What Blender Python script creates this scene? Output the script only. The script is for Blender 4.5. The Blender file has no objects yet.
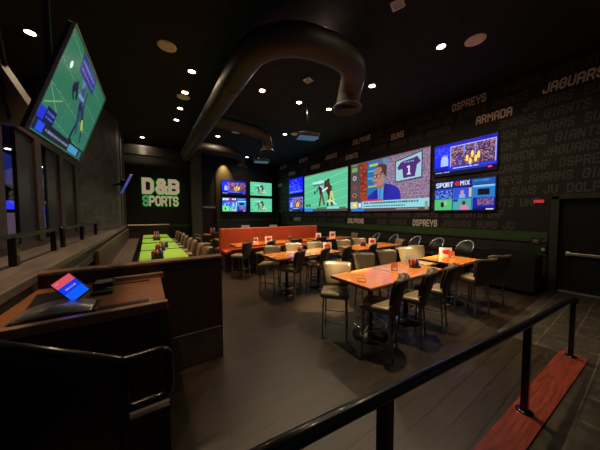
import bpy, bmesh, math, random
import numpy as np
from mathutils import Vector, Matrix
random.seed(7)
R = math.radians
S = bpy.context.scene
COL = S.collection

# ------------------------------------------------------------------ materials
def srgb(c):
    return tuple((v/12.92 if v <= .04045 else ((v+.055)/1.055)**2.4) for v in c)
def mat(name, col, rough=.5, metal=0, var=.12, scale=8, bump=0, coat=0, stretch=None, spec=.5):
    m = bpy.data.materials.new(name); m.use_nodes = True
    nt = m.node_tree; b = nt.nodes['Principled BSDF']
    b.inputs['Roughness'].default_value = rough; b.inputs['Metallic'].default_value = metal
    b.inputs['Specular IOR Level'].default_value = spec
    if coat: b.inputs['Coat Weight'].default_value = coat; b.inputs['Coat Roughness'].default_value = .08
    tc = nt.nodes.new('ShaderNodeTexCoord'); n = nt.nodes.new('ShaderNodeTexNoise')
    n.inputs['Scale'].default_value = scale; n.inputs['Detail'].default_value = 4
    src = tc.outputs['Object']
    if stretch:
        mp = nt.nodes.new('ShaderNodeMapping'); mp.inputs['Scale'].default_value = stretch
        nt.links.new(src, mp.inputs['Vector']); src = mp.outputs['Vector']
    nt.links.new(src, n.inputs['Vector'])
    r = nt.nodes.new('ShaderNodeValToRGB')
    r.color_ramp.elements[0].position = .3; r.color_ramp.elements[1].position = .7
    r.color_ramp.elements[0].color = (*[c*(1-var) for c in col], 1)
    r.color_ramp.elements[1].color = (*[min(1, c*(1+var)) for c in col], 1)
    nt.links.new(n.outputs['Fac'], r.inputs['Fac']); nt.links.new(r.outputs['Color'], b.inputs['Base Color'])
    if bump:
        bp = nt.nodes.new('ShaderNodeBump'); bp.inputs['Strength'].default_value = bump
        bp.inputs['Distance'].default_value = .01
        nt.links.new(n.outputs['Fac'], bp.inputs['Height']); nt.links.new(bp.outputs['Normal'], b.inputs['Normal'])
    return m
def emat(name, col, st):
    m = bpy.data.materials.new(name); m.use_nodes = True
    b = m.node_tree.nodes['Principled BSDF']
    b.inputs['Base Color'].default_value = (.02, .02, .02, 1)
    b.inputs['Emission Color'].default_value = (*col, 1); b.inputs['Emission Strength'].default_value = st
    return m
def screenmat(name, st, gloss=.25):
    m = bpy.data.materials.new(name); m.use_nodes = True; nt = m.node_tree
    b = nt.nodes['Principled BSDF']; a = nt.nodes.new('ShaderNodeAttribute'); a.attribute_name = 'picture'
    b.inputs['Base Color'].default_value = (.01, .01, .01, 1); b.inputs['Roughness'].default_value = gloss
    nt.links.new(a.outputs['Color'], b.inputs['Emission Color']); b.inputs['Emission Strength'].default_value = st
    return m
def brickmat(name, c1, c2, mortar, bw, rh, ms, rough, coat=0, grain=(1.2, 14, 8), rotz=0, off=.5, axes='xy', bump=.4, spec=.5, mbump=True):
    m = bpy.data.materials.new(name); m.use_nodes = True; nt = m.node_tree
    b = nt.nodes['Principled BSDF']; b.inputs['Roughness'].default_value = rough
    b.inputs['Specular IOR Level'].default_value = spec
    g = nt.nodes.new('ShaderNodeNewGeometry'); src = g.outputs['Position']
    if axes == 'yz':
        sx = nt.nodes.new('ShaderNodeSeparateXYZ'); cx = nt.nodes.new('ShaderNodeCombineXYZ')
        nt.links.new(src, sx.inputs[0]); nt.links.new(sx.outputs['Y'], cx.inputs['X']); nt.links.new(sx.outputs['Z'], cx.inputs['Y'])
        src = cx.outputs[0]
    if axes == 'xz':
        sx = nt.nodes.new('ShaderNodeSeparateXYZ'); cx = nt.nodes.new('ShaderNodeCombineXYZ')
        nt.links.new(src, sx.inputs[0]); nt.links.new(sx.outputs['X'], cx.inputs['X']); nt.links.new(sx.outputs['Z'], cx.inputs['Y'])
        src = cx.outputs[0]
    k = nt.nodes.new('ShaderNodeTexBrick'); k.offset = off
    k.inputs['Scale'].default_value = 1; k.inputs['Brick Width'].default_value = bw; k.inputs['Row Height'].default_value = rh
    k.inputs['Mortar Size'].default_value = ms; k.inputs['Mortar Smooth'].default_value = .1
    k.inputs['Color1'].default_value = (*c1, 1); k.inputs['Color2'].default_value = (*c2, 1); k.inputs['Mortar'].default_value = (*mortar, 1)
    nt.links.new(src, k.inputs['Vector'])
    mp = nt.nodes.new('ShaderNodeMapping'); mp.inputs['Scale'].default_value = grain
    n = nt.nodes.new('ShaderNodeTexNoise'); n.inputs['Scale'].default_value = 1.6; n.inputs['Detail'].default_value = 6
    n.inputs['Distortion'].default_value = 1.2
    nt.links.new(src, mp.inputs['Vector']); nt.links.new(mp.outputs['Vector'], n.inputs['Vector'])
    mx = nt.nodes.new('ShaderNodeMix'); mx.data_type = 'RGBA'; mx.blend_type = 'MULTIPLY'
    rr = nt.nodes.new('ShaderNodeValToRGB'); rr.color_ramp.elements[0].color = (.45, .45, .45, 1); rr.color_ramp.elements[1].color = (1.45, 1.4, 1.35, 1)
    rr.color_ramp.elements[0].position = .3; rr.color_ramp.elements[1].position = .7
    nt.links.new(n.outputs['Fac'], rr.inputs['Fac'])
    mx.inputs['Factor'].default_value = 1
    nt.links.new(k.outputs['Color'], mx.inputs['A']); nt.links.new(rr.outputs['Color'], mx.inputs['B'])
    nt.links.new(mx.outputs['Result'], b.inputs['Base Color'])
    if mbump:
        bp = nt.nodes.new('ShaderNodeBump'); bp.inputs['Strength'].default_value = bump; bp.inputs['Distance'].default_value = .004
        inv = nt.nodes.new('ShaderNodeMath'); inv.operation = 'SUBTRACT'; inv.inputs[0].default_value = 1
        nt.links.new(k.outputs['Fac'], inv.inputs[1]); nt.links.new(inv.outputs[0], bp.inputs['Height']); nt.links.new(bp.outputs['Normal'], b.inputs['Normal'])
    if coat: b.inputs['Coat Weight'].default_value = coat; b.inputs['Coat Roughness'].default_value = .15
    return m

M = {}
M['floor'] = brickmat('floor_plank_tile', (.026, .0165, .0085), (.015, .010, .0055), (.005, .0035, .0025), 1.2, .2, .006, .38, grain=(1.0, 9, 1))
M['ramp'] = brickmat('ramp_slate_tile', (.036, .030, .020), (.027, .023, .015), (.085, .073, .055), .61, .305, .008, .5, grain=(3, 6, 1))
M['curb'] = mat('red_wood_plank', (.165, .030, .017), .35, var=.4, scale=3, stretch=(1.2, 14, 4), coat=.2)
M['ceil'] = brickmat('ceiling_tile', (.0095, .0098, .016), (.009, .0092, .015), (.018, .018, .026), 1.2, 1.2, .012, .9, off=0, mbump=False, grain=(1, 1, 1))
M['duct'] = mat('painted_duct', (.034, .028, .024), .55, metal=.1, var=.15, scale=3)
M['wallR'] = mat('black_wall_paint', (.0055, .0048, .0055), .65, var=.1, scale=2)
M['wain'] = mat('dark_wainscot', (.028, .026, .020), .5, var=.2, scale=4)
M['wallB'] = mat('back_wall_paint', (.014, .012, .011), .7, var=.2, scale=2)
M['sign_wall'] = brickmat('sign_wall_tile', (.006, .006, .006), (.008, .008, .008), (.004, .004, .004), .4, .2, .01, .6, axes='xz', grain=(2, 2, 2))
M['pillar'] = mat('grey_pillar_paint', (.085, .075, .062), .6, var=.1)
M['green'] = mat('green_band_paint', (.030, .078, .016), .6, var=.15, scale=2)
M['dimtext'] = mat('dim_wall_lettering', (.060, .053, .054), .6, var=.1)
M['hitext'] = mat('bright_wall_lettering', (.80, .70, .64), .6, var=.12)
M['leftwall'] = brickmat('left_wall_panel', (.105, .085, .074), (.095, .077, .066), (.055, .045, .04), 1.2, .26, .008, .55, axes='yz', grain=(1, 1, 1))
M['panel'] = mat('grey_partition_panel', (.032, .029, .034), .35, var=.08, scale=2)
M['redpost'] = mat('partition_post_paint', (.055, .036, .030), .5, var=.1)
M['ledge'] = mat('ledge_stone', (.115, .088, .068), .45, var=.3, scale=3, stretch=(6, 1, 1))
M['fascia'] = brickmat('fascia_tile', (.075, .060, .036), (.062, .05, .03), (.03, .025, .02), .9, .25, .006, .5, axes='yz', grain=(2, 2, 2))
M['darkwood'] = mat('dark_wood', (.036, .017, .010), .4, var=.35, scale=3, stretch=(3, 3, 18), coat=.15)
M['darkpanel'] = mat('dark_laminate_panel', (.030, .013, .009), .42, var=.3, scale=2.5, stretch=(2, 2, 10))
M['cap'] = mat('brown_wood_cap', (.20, .11, .065), .35, var=.25, scale=4, stretch=(2, 14, 4), coat=.3)
M['desk'] = mat('desk_wood', (.21, .078, .030), .33, var=.3, scale=2, stretch=(2.5, 18, 3), coat=.3)
M['base'] = mat('kick_base_tile', (.065, .045, .026), .5, var=.25, scale=4)
M['rail'] = mat('black_steel', (.012, .011, .012), .28, metal=.6, var=.1, coat=.3)
M['steel'] = mat('bronze_leg_steel', (.30, .26, .23), .32, metal=.85, var=.1)
M['chrome'] = mat('chrome', (.62, .60, .58), .16, metal=1, var=.04)
M['vinyl'] = mat('olive_tan_vinyl', (.20, .150, .078), .36, var=.12, scale=7, bump=.35)
M['vinylback'] = mat('taupe_vinyl', (.048, .037, .025), .38, var=.15, scale=7, bump=.3)
M['top'] = mat('orange_wood_table', (.76, .26, .045), .16, var=.16, scale=2.2, stretch=(1.6, 12, 3), coat=.55)
M['edge'] = mat('dark_table_edge', (.16, .045, .02), .4, var=.2)
M['limetop'] = mat('lime_table_top', (.26, .46, .04), .42, var=.10, scale=5, stretch=(8, 1, 1))
M['booth'] = mat('orange_red_vinyl', (.50, .075, .022), .36, var=.12, scale=5, bump=.2)
M['benchvinyl'] = mat('brown_bench_vinyl', (.075, .045, .032), .4, var=.15)
M['tan'] = mat('tan_vinyl', (.22, .14, .075), .4, var=.15)
M['black'] = mat('black_plastic', (.010, .010, .011), .35, var=.1)
M['blackgloss'] = mat('black_gloss_vinyl', (.010, .010, .010), .42, var=.1)
M['rim'] = mat('bright_chrome_rim', (.9, .9, .88), .3, metal=.8)
M['red'] = mat('red_plastic', (.62, .035, .02), .35)
M['orange'] = mat('orange_plastic', (.80, .19, .045), .4)
M['white'] = mat('white_card', (.72, .66, .60), .5)
M['blue'] = mat('blue_plastic', (.08, .12, .45), .4)
M['amber'] = mat('amber_sauce', (.45, .16, .03), .2, coat=.5)
M['speaker'] = mat('speaker_grille', (.92, .80, .70), .7)
M['tvback'] = mat('tan_grey_housing', (.20, .15, .09), .45, var=.15)
M['silver'] = mat('silver_edge', (.45, .42, .38), .3, metal=.7)
M['beige'] = mat('beige_sign_face', (.66, .50, .40), .5)
M['sage'] = mat('sage_sign_face', (.16, .30, .20), .5)
M['halo'] = emat('green_halo', (.02, .55, .05), .55)
M['face'] = emat('lit_beige_face', (.58, .40, .28), .62)
M['faceg'] = emat('dim_sage_face', (.10, .30, .14), .6)
M['lamp'] = emat('lamp_lens', (1, .80, .52), 16)
M['lampw'] = emat('cool_lamp_lens', (1, .93, .82), 9)
M['bluel'] = emat('blue_neon', (.03, .04, 1), 1.1)
M['violet'] = emat('blue_cabinet_screen', (.14, .12, .75), .5)
M['pink'] = emat('pale_cabinet_screen', (.60, .40, .55), .16)
M['redled'] = emat('red_sign_light', (1, .05, .06), .45)
M['screen_sheen'] = emat('reflected_screen_glow', (.10, .22, .40), .35)  # emission stands in for screen light reflected off the projector underside
M['glass'] = None
def glassmat():
    m = bpy.data.materials.new('partition_glass'); m.use_nodes = True
    b = m.node_tree.nodes['Principled BSDF']; b.inputs['Transmission Weight'].default_value = 1
    b.inputs['Roughness'].default_value = .02; b.inputs['IOR'].default_value = 1.1; b.inputs['Base Color'].default_value = (.85, .87, .9, 1)
    return m
M['glass'] = glassmat()

# ------------------------------------------------------------------ mesh builder
class MB:
    def __init__(s): s.v = []; s.f = []; s.sm = []
    def add(s, vs, fs, smooth=False, mx=None):
        o = len(s.v)
        s.v += [tuple(mx @ Vector(v)) if mx else tuple(v) for v in vs]
        s.f += [tuple(i+o for i in f) for f in fs]; s.sm += [smooth]*len(fs)
        return s
    def bm(s, b, smooth=False, mx=None):
        b.verts.index_update()
        s.add([v.co.copy() for v in b.verts], [[v.index for v in f.verts] for f in b.faces], smooth, mx); b.free(); return s
    def box(s, c, d, bev=0, seg=2, rot=None, smooth=False):
        b = bmesh.new(); bmesh.ops.create_cube(b, size=1)
        for v in b.verts: v.co = Vector((v.co.x*d[0], v.co.y*d[1], v.co.z*d[2]))
        if bev: bmesh.ops.bevel(b, geom=b.edges[:], offset=bev, segments=seg, affect='EDGES', profile=.5)
        mx = Matrix.Translation(c)
        if rot is not None: mx = mx @ rot.to_4x4()
        return s.bm(b, smooth, mx)
    def prism(s, poly, z0, z1):
        n = len(poly); vs = [(x, y, z0) for x, y in poly]+[(x, y, z1) for x, y in poly]
        fs = [tuple(range(n-1, -1, -1)), tuple(range(n, 2*n))]+[(i, (i+1) % n, n+(i+1) % n, n+i) for i in range(n)]
        return s.add(vs, fs)
    def lathe(s, prof, c=(0, 0, 0), n=24, mx=None):
        vs = []; fs = []
        for r, z in prof:
            for k in range(n):
                a = 2*math.pi*k/n; vs.append((c[0]+r*math.cos(a), c[1]+r*math.sin(a), c[2]+z))
        for i in range(len(prof)-1):
            for k in range(n): fs.append((i*n+k, i*n+(k+1) % n, (i+1)*n+(k+1) % n, (i+1)*n+k))
        if prof[0][0] > 1e-4: fs.append(tuple(range(n-1, -1, -1)))
        if prof[-1][0] > 1e-4: fs.append(tuple((len(prof)-1)*n+k for k in range(n)))
        return s.add(vs, fs, True, mx)
    def tube(s, pts, r, n=10, sq=False, caps=True):
        pts = [Vector(p) for p in pts]; rs = r if isinstance(r, (list, tuple)) else [r]*len(pts)
        if sq: n = 4
        vs = []; fs = []; prev = None
        for i, p in enumerate(pts):
            t = (pts[min(i+1, len(pts)-1)]-pts[max(i-1, 0)]).normalized()
            if prev is None:
                u = Vector((0, 0, 1)) if abs(t.z) < .9 else Vector((1, 0, 0))
                a = t.cross(u).normalized()
            else: a = (prev-t*prev.dot(t)).normalized()
            prev = a; b = t.cross(a)
            for k in range(n):
                an = 2*math.pi*(k+(.5 if sq else 0))/n
                q = 1.414 if sq else 1
                vs.append(p+(a*math.cos(an)+b*math.sin(an))*rs[i]*q)
        for i in range(len(pts)-1):
            for k in range(n): fs.append((i*n+k, i*n+(k+1) % n, (i+1)*n+(k+1) % n, (i+1)*n+k))
        if caps: fs += [tuple(range(n-1, -1, -1)), tuple((len(pts)-1)*n+k for k in range(n))]
        return s.add(vs, fs, not sq)
    def build(s, name, m, parent=None, loc=None, label=None):
        me = bpy.data.meshes.new(name); me.from_pydata(s.v, [], s.f)
        me.polygons.foreach_set('use_smooth', s.sm); me.materials.append(m); me.update()
        o = bpy.data.objects.new(name, me); COL.objects.link(o)
        if parent: o.parent = parent
        if loc: o.location = loc
        if label: o['label'] = label
        b = bmesh.new(); b.from_mesh(me); bmesh.ops.recalc_face_normals(b, faces=b.faces); b.to_mesh(me); b.free()
        return o
def tag(o, label=None, cat=None, group=None, kind=None):
    if label: o['label'] = label
    if cat: o['category'] = cat
    if group: o['group'] = group
    if kind: o['kind'] = kind
    return o
def thing(name, label, cat, loc=(0, 0, 0), rz=0, group=None):
    o = bpy.data.objects.new(name, None); COL.objects.link(o); o.empty_display_size = .1
    o.location = loc; o.rotation_euler = (0, 0, R(rz)); return tag(o, label, cat, group)
def struct(name, mb, m, parent=None):
    o = mb.build(name, m, parent)
    if not parent: o['kind'] = 'structure'
    return o
def dup(o, parent=None):
    c = o.copy(); COL.objects.link(c)
    if parent: c.parent = parent
    for ch in [x for x in bpy.data.objects if x.parent == o]: dup(ch, c)
    return c
def place(proto, first, loc, rz, label, group=None):
    o = proto if first else dup(proto)
    o.location = loc; o.rotation_euler = (0, 0, R(rz)); o['label'] = label
    if group: o['group'] = group
    return o
def bez(pts, n=6):
    P = [Vector(p) for p in pts]; out = []
    for i in range(len(P)-1):
        p0 = P[max(i-1, 0)]; p1 = P[i]; p2 = P[i+1]; p3 = P[min(i+2, len(P)-1)]
        for k in range(n):
            t = k/n; out.append(.5*((2*p1)+(p2-p0)*t+(2*p0-5*p1+4*p2-p3)*t*t+(3*p1-p0-3*p2+p3)*t**3))
    return out+[P[-1]]

# ------------------------------------------------------------------ block lettering
G = {
'A': [[(0, 0), (0, 5), (1, 6), (3, 6), (4, 5), (4, 0)], [(0, 2.6), (4, 2.6)]],
'B': [[(0, 0), (0, 6), (3, 6), (4, 5.2), (4, 3.9), (3.3, 3.1), (0, 3.1)], [(3.3, 3.1), (4, 2.3), (4, .8), (3, 0), (0, 0)]],
'C': [[(4, 4.4), (4, 5), (3, 6), (1, 6), (0, 5), (0, 1), (1, 0), (3, 0), (4, 1), (4, 1.6)]],
'D': [[(0, 0), (0, 6), (3, 6), (4, 5), (4, 1), (3, 0), (0, 0)]],
'E': [[(4, 6), (0, 6), (0, 0), (4, 0)], [(0, 3), (3.3, 3)]],
'F': [[(4, 6), (0, 6), (0, 0)], [(0, 3), (3.3, 3)]],
'G': [[(4, 4.6), (4, 5), (3, 6), (1, 6), (0, 5), (0, 1), (1, 0), (3, 0), (4, 1), (4, 3), (2.3, 3)]],
'H': [[(0, 0), (0, 6)], [(4, 0), (4, 6)], [(0, 3), (4, 3)]],
'I': [[(1, 0), (1, 6)]],
'J': [[(4, 6), (4, 1), (3, 0), (1, 0), (0, 1), (0, 1.9)]],
'K': [[(0, 0), (0, 6)], [(4, 6), (4, 4.5), (2.8, 3.1), (0, 3.1)], [(2.8, 3.1), (4, 1.8), (4, 0)]],
'L': [[(0, 6), (0, 0), (4, 0)]],
'M': [[(0, 0), (0, 6), (2.5, 3), (5, 6), (5, 0)]],
'N': [[(0, 0), (0, 6), (4, 0), (4, 6)]],
'O': [[(1, 0), (0, 1), (0, 5), (1, 6), (3, 6), (4, 5), (4, 1), (3, 0), (1, 0)]],
'P': [[(0, 0), (0, 6), (3, 6), (4, 5), (4, 3.5), (3, 2.6), (0, 2.6)]],
'R': [[(0, 0), (0, 6), (3, 6), (4, 5), (4, 3.6), (3.2, 2.8), (0, 2.8)], [(2.6, 2.8), (4, 0)]],
'S': [[(4, 4.9), (3.2, 6), (.9, 6), (0, 5.1), (0, 4), (.9, 3.1), (3.1, 3), (4, 2.1), (4, .9), (3.1, 0), (.8, 0), (0, 1.1)]],
'T': [[(0, 6), (4, 6)], [(2, 6), (2, 0)]],
'U': [[(0, 6), (0, 1), (1, 0), (3, 0), (4, 1), (4, 6)]],
'X': [[(0, 0), (4, 6)], [(0, 6), (4, 0)]],
'Y': [[(0, 6), (0, 4.2), (1.2, 3), (2.8, 3), (4, 4.2), (4, 6)], [(2, 3), (2, 0)]],
'Z': [[(0, 6), (4, 6), (0, 0), (4, 0)]],
'&': [[(4.4, 0), (1, 3.9), (.6, 4.8), (1.2, 6), (2.8, 6), (3.3, 5), (2.9, 4), (.6, 2.6), (0, 1.6), (.8, 0), (2.6, 0), (3.6, 1), (4.2, 2.6)]],
'1': [[(0, 5), (1, 6), (1, 0)]],
}
ADV = {'I': 2.0, 'M': 5, '1': 1.6}
def textw(t, wt=1.25, gap=1.9):
    return sum((ADV.get(c, 4) if c != ' ' else 2)+gap for c in t)-gap
def letters(mb, text, org, right, up, h, width=None, wt=1.25, thick=.012, slant=0, gap=1.9, grow=0):
    """strokes of each letter as thin solid bars on the plane (right, up)"""
    org = Vector(org); right = Vector(right); up = Vector(up); nrm = right.cross(up)
    sy = h/(6+wt); W = textw(text, wt, gap)+wt
    sx = (width/W) if width else sy
    x = wt/2; kk = 0
    for ch in text:
        if ch == ' ': x += 2+gap; continue
        for pl in G[ch]:
            for i in range(len(pl)-1):
                a = Vector(pl[i]); b = Vector(pl[i+1]); d = (b-a).normalized(); n = Vector((-d.y, d.x))
                hw = wt/2+grow; e = hw*(.42 if len(pl) > 2 else 1)
                ea = e if i else hw; eb = e if i < len(pl)-2 else hw
                if pl[0] == pl[-1]: ea = eb = e
                if abs(d.x) > .99 or abs(d.y) > .99:
                    ea = max(ea, hw) if i == 0 or (len(pl) > i and abs((Vector(pl[i])-Vector(pl[i-1])).normalized().dot(d)) < .05) else ea
                    if i < len(pl)-2 and abs((Vector(pl[i+2])-b).normalized().dot(d)) < .05: eb = hw
                    if pl[0] == pl[-1] and i == 0 and abs((Vector(pl[-1])-Vector(pl[-2])).normalized().dot(d)) < .05: ea = hw
                    if pl[0] == pl[-1] and i == len(pl)-2 and abs((Vector(pl[1])-Vector(pl[0])).normalized().dot(d)) < .05: eb = hw
                q = [a-d*ea-n*hw, b+d*eb-n*hw, b+d*eb+n*hw, a-d*ea+n*hw]
                vs = []
                kk += 1
                for dz in (0, thick*(1+.09*(kk % 9))):
                    for p in q:
                        px = (x+p.x)*sx+slant*(p.y+wt/2)*sy; py = (p.y+wt/2)*sy
                        vs.append(org+right*px+up*py+nrm*dz)
                mb.add(vs, [(0, 1, 2, 3), (7, 6, 5, 4), (0, 4, 5, 1), (1, 5, 6, 2), (2, 6, 7, 3), (3, 7, 4, 0)])
        x += ADV.get(ch, 4)+gap
    return mb

# ------------------------------------------------------------------ painted pictures for the screens
class Pic:
    def __init__(s, w, h, col):
        s.w = w; s.h = h; s.a = np.zeros((h, w, 3)); s.a[:] = col
        s.Y, s.X = np.mgrid[0:h, 0:w]; s.X = (s.X+.5)/w; s.Y = (s.Y+.5)/h; s.rng = np.random.default_rng(w*h+int(sum(col)*977))
    def m(s, mask, col, al=1): s.a[mask] = s.a[mask]*(1-al)+np.array(col)*al; return s
    def rect(s, x0, y0, x1, y1, col, al=1): return s.m((s.X >= x0) & (s.X < x1) & (s.Y >= y0) & (s.Y < y1), col, al)
    def ell(s, cx, cy, rx, ry, col, al=1): return s.m(((s.X-cx)/rx)**2+((s.Y-cy)/ry)**2 < 1, col, al)
    def poly(s, pts, col, al=1):
        ins = np.zeros(s.X.shape, bool); n = len(pts)
        for i in range(n):
            x0, y0 = pts[i]; x1, y1 = pts[(i+1) % n]
            if y0 == y1: continue
            c = ((y0 > s.Y) != (y1 > s.Y)) & (s.X < (x1-x0)*(s.Y-y0)/(y1-y0)+x0); ins ^= c
        return s.m(ins, col, al)
    def line(s, x0, y0, x1, y1, wd, col, al=1):
        asp = s.w/s.h; dx = (x1-x0)*asp; dy = y1-y0; L2 = dx*dx+dy*dy
        t = np.clip((((s.X-x0)*asp)*dx+(s.Y-y0)*dy)/L2, 0, 1)
        d = np.hypot((s.X-x0)*asp-t*dx, (s.Y-y0)-t*dy); return s.m(d < wd/2, col, al)
    def text(s, t, x0, y0, h, col, al=1, w=None):
        asp = s.w/s.h; sy = h/6; W = textw(t); sx = (w/W) if w else sy/asp; x = 0
        for ch in t:
            if ch != ' ':
                for pl in G[ch]:
                    for i in range(len(pl)-1):
                        s.line(x0+(x+pl[i][0])*sx, y0+h-pl[i][1]*sy, x0+(x+pl[i+1][0])*sx, y0+h-pl[i+1][1]*sy, sy*1.3, col, al)
                x += ADV.get(ch, 4)+1.9
            else: x += 3.9
        return s
    def noise(s, x0, y0, x1, y1, cols, al=.7, cell=2):
        mk = (s.X >= x0) & (s.X < x1) & (s.Y >= y0) & (s.Y < y1)
        gi = s.rng.integers(0, len(cols), (s.h//cell+2, s.w//cell+2))
        yy, xx = np.mgrid[0:s.h, 0:s.w]; c = np.array(cols)[gi[yy//cell, xx//cell]]
        s.a[mk] = s.a[mk]*(1-al)+c[mk]*al; return s
    def writing(s, x0, y, x1, h, col, al=.8):
        x = x0
        while x < x1:
            w = s.rng.uniform(.008, .03); s.rect(x, y, min(x+w, x1), y+h, col, al); x += w+.008
        return s
MINT = (.36, .78, .60)
def player(p, x, y, k, jersey, pants, lean=0, helm=(.2, .15, .1)):
    p.line(x, y, x+lean*k, y+.16*k, .085*k, jersey)
    p.line(x+lean*k, y+.16*k, x+lean*k-.03*k, y+.38*k, .045*k, pants); p.line(x+lean*k+.01*k, y+.16*k, x+lean*k+.05*k, y+.36*k, .045*k, pants)
    p.line(x, y, x-.055*k, y+.10*k, .03*k, jersey); p.line(x, y, x+.06*k, y+.07*k, .03*k, helm)
    p.ell(x-.003*k, y-.06*k, .026*k, .04*k, helm)
def football(w, h, hud=True):
    p = Pic(w, h, MINT)
    for i in range(6): p.line(-.1, .12+.19*i, 1.1, -.12+.19*i, .012, (.62, .92, .78), .75)
    for i in range(22): p.line(.04*i+.1, .72-.008*i, .04*i+.105, .70-.008*i, .01, (.6, .9, .75), .6)
    p.rect(0, 0, 1, .03, (.45, .35, .30), .7)
    player(p, .36, .33, 1.35, (.18, .16, .15), (.36, .25, .16), .02, (.70, .88, .90))
    player(p, .49, .36, 1.35, (.22, .17, .12), (.22, .18, .16), .06, (.25, .17, .12))
    player(p, .55, .32, 1.3, (.28, .20, .13), (.80, .84, .50), .05, (.30, .2, .12))
    p.ell(.57, .75, .05, .04, (.85, .86, .5)); p.line(.6, .72, .73, .84, .03, (.9, .95, .9)); p.ell(.24, .5, .018, .045, (.1, .12, .12))
    p.line(.42, .48, .52, .42, .05, (.92, .95, .95)); p.rect(.19, .22, .46, .27, (.80, .92, .92)); p.rect(.2, .29, .44, .33, (.35, .5, .5)); p.ell(.25, .9, .0, .0001, MINT)
    p.rect(.04, .80, .08, .86, (.12, .2, .15)); p.rect(.10, .80, .14, .86, (.12, .2, .15))
    if hud:
        p.rect(0, .93, 1, 1, (.33, .28, .28)); p.rect(0, .91, .19, 1, (.18, .55, .92)); p.rect(.28, .90, .52, .925, (.15, .15, .15)); p.rect(.52, .88, .80, .94, (.55, .85, .85)); p.rect(.8, .90, .95, .925, (.2, .3, .25))
    return p
def studio(w, h):
    p = Pic(w, h, (.36, .38, .55))
    p.noise(.45, 0, 1, .82, [(.62, .38, .42), (.50, .48, .70), (.72, .60, .68), (.42, .30, .42), (.78, .52, .5)], .75, 3)
    for i in range(13): p.rect(.45, .06*i+.02, 1, .06*i+.028, (.55, .58, .75), .8)
    p.rect(0, 0, .21, .8, (.32, .27, .28)); p.rect(.12, .02, .2, .78, (.60, .20, .13)); p.noise(.12, .05, .2, .75, [(.72, .3, .18), (.28, .18, .15), (.55, .15, .12)], .8, 5)
    p.rect(.015, .08, .085, .17, (.50, .62, .38)); p.rect(.015, .0, .085, .05, (.45, .55, .4)); p.ell(.05, .30, .025, .05, (.70, .70, .70)); p.ell(.05, .30, .012, .025, (.3, .3, .3)); p.ell(.055, .50, .03, .05, (.45, .3, .25)); p.ell(.05, .66, .028, .05, (.65, .45, .3)); p.ell(.05,.66,.013,.025,(.2,.15,.15))
    p.rect(.21, .02, .34, .70, (.16, .42, .70)); p.rect(.235, .08, .34, .13, (.65, .80, .25)); p.rect(.22, .20, .30, .23, (.3, .75, .8)); p.rect(.22, .34, .28, .37, (.25, .7, .75)); p.rect(.22, .50, .33, .53, (.6, .8, .3))
    p.rect(.40, .0, .46, .6, (.30, .48, .66)); p.noise(.40, 0, .46, .6, [(.25, .45, .68), (.5, .6, .7)], .6, 3)
    # framed jersey
    p.poly([(.56, .12), (.90, .03), (.90, .47), (.56, .50)], (.08, .14, .22)); p.poly([(.57, .135), (.89, .05), (.89, .45), (.57, .48)], (.62, .80, .86))
    pu = (.30, .16, .46)
    p.poly([(.63, .16), (.70, .14), (.80, .12), (.83, .10), (.88, .20), (.83, .25), (.81, .43), (.66, .44), (.65, .28), (.60, .29), (.585, .24)], pu)
    p.rect(.655, .145, .81, .20, (.20, .16, .50)); p.writing(.665, .16, .80, .025, (.75, .70, .85)); p.rect(.722, .24, .742, .38, (.88, .86, .92)); p.rect(.708, .365, .758, .39, (.88, .86, .92)); p.rect(.708,.245,.73,.27,(.88,.86,.92))
    # presenter: suit, shirt, head
    bl = (.14, .14, .66)
    p.poly([(.21, .80), (.22, .70), (.29, .62), (.36, .56), (.42, .49), (.50, .51), (.58, .57), (.62, .64), (.64, .80)], bl)
    p.poly([(.34, .58), (.42, .47), (.44, .50), (.42, .80), (.34, .80)], (.30, .64, .85)); p.poly([(.355, .60), (.385, .58), (.39, .8), (.36, .8)], (.25, .52, .78))
    p.poly([(.42, .48), (.47, .50), (.43, .80), (.41, .80)], (.12, .12, .55)); p.poly([(.28, .63), (.34, .57), (.35, .80), (.30, .80)], (.13, .13, .58))
    sk = (.68, .50, .46)
    p.poly([(.34, .50), (.42, .44), (.43, .52), (.37, .60), (.34, .56)], (.60, .42, .38))
    p.ell(.365, .33, .078, .185, sk); p.poly([(.285, .30), (.275, .41), (.295, .43), (.30, .50), (.36, .53), (.36, .3)], sk)
    p.ell(.385, .20, .075, .085, (.30, .20, .18)); p.poly([(.40, .18), (.455, .22), (.45, .36), (.42, .36), (.415, .26)], (.28, .19, .17)); p.ell(.345, .22, .05, .06, (.64, .47, .42)); p.ell(.425, .36, .014, .04, (.60, .40, .36))
    p.line(.285, .30, .41, .30, .012, (.10, .08, .10)); p.ell(.305, .335, .024, .04, (.1, .08, .1)); p.ell(.305, .335, .018, .03, (.70, .55, .52)); p.ell(.355, .335, .026, .04, (.1, .08, .1)); p.ell(.355, .335, .02, .03, (.70, .55, .52))
    p.line(.295, .45, .335, .455, .014, (.45, .2, .2)); p.poly([(.283, .36), (.272, .41), (.292, .41)], (.74, .54, .5))
    # lower third
    p.rect(0, .80, 1, .94, (.58, .84, .88)); p.rect(.16, .775, .42, .805, (.85, .18, .26)); p.rect(.025, .80, .085, .95, (.86, .80, .42)); p.rect(.09, .80, .145, .94, (.20, .35, .60)); p.writing(.17, .825, .86, .03, (.12, .25, .35)); p.writing(.17, .89, .69, .022, (.15, .28, .38))
    p.ell(.055, .87, .018, .035, (.95, .92, .7)); p.rect(.1, .83, .135, .92, (.85, .88, .95))
    p.rect(0, .94, 1, 1, (.34, .27, .30)); p.rect(.015, .945, .17, 1, (.13, .50, .90)); p.writing(.58, .955, .86, .02, (.75, .72, .72)); p.rect(.94, .85, .985, .98, (.55, .60, .48)); p.rect(0, 0, 1, .03, (.42, .35, .42), .7)
    return p
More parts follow.
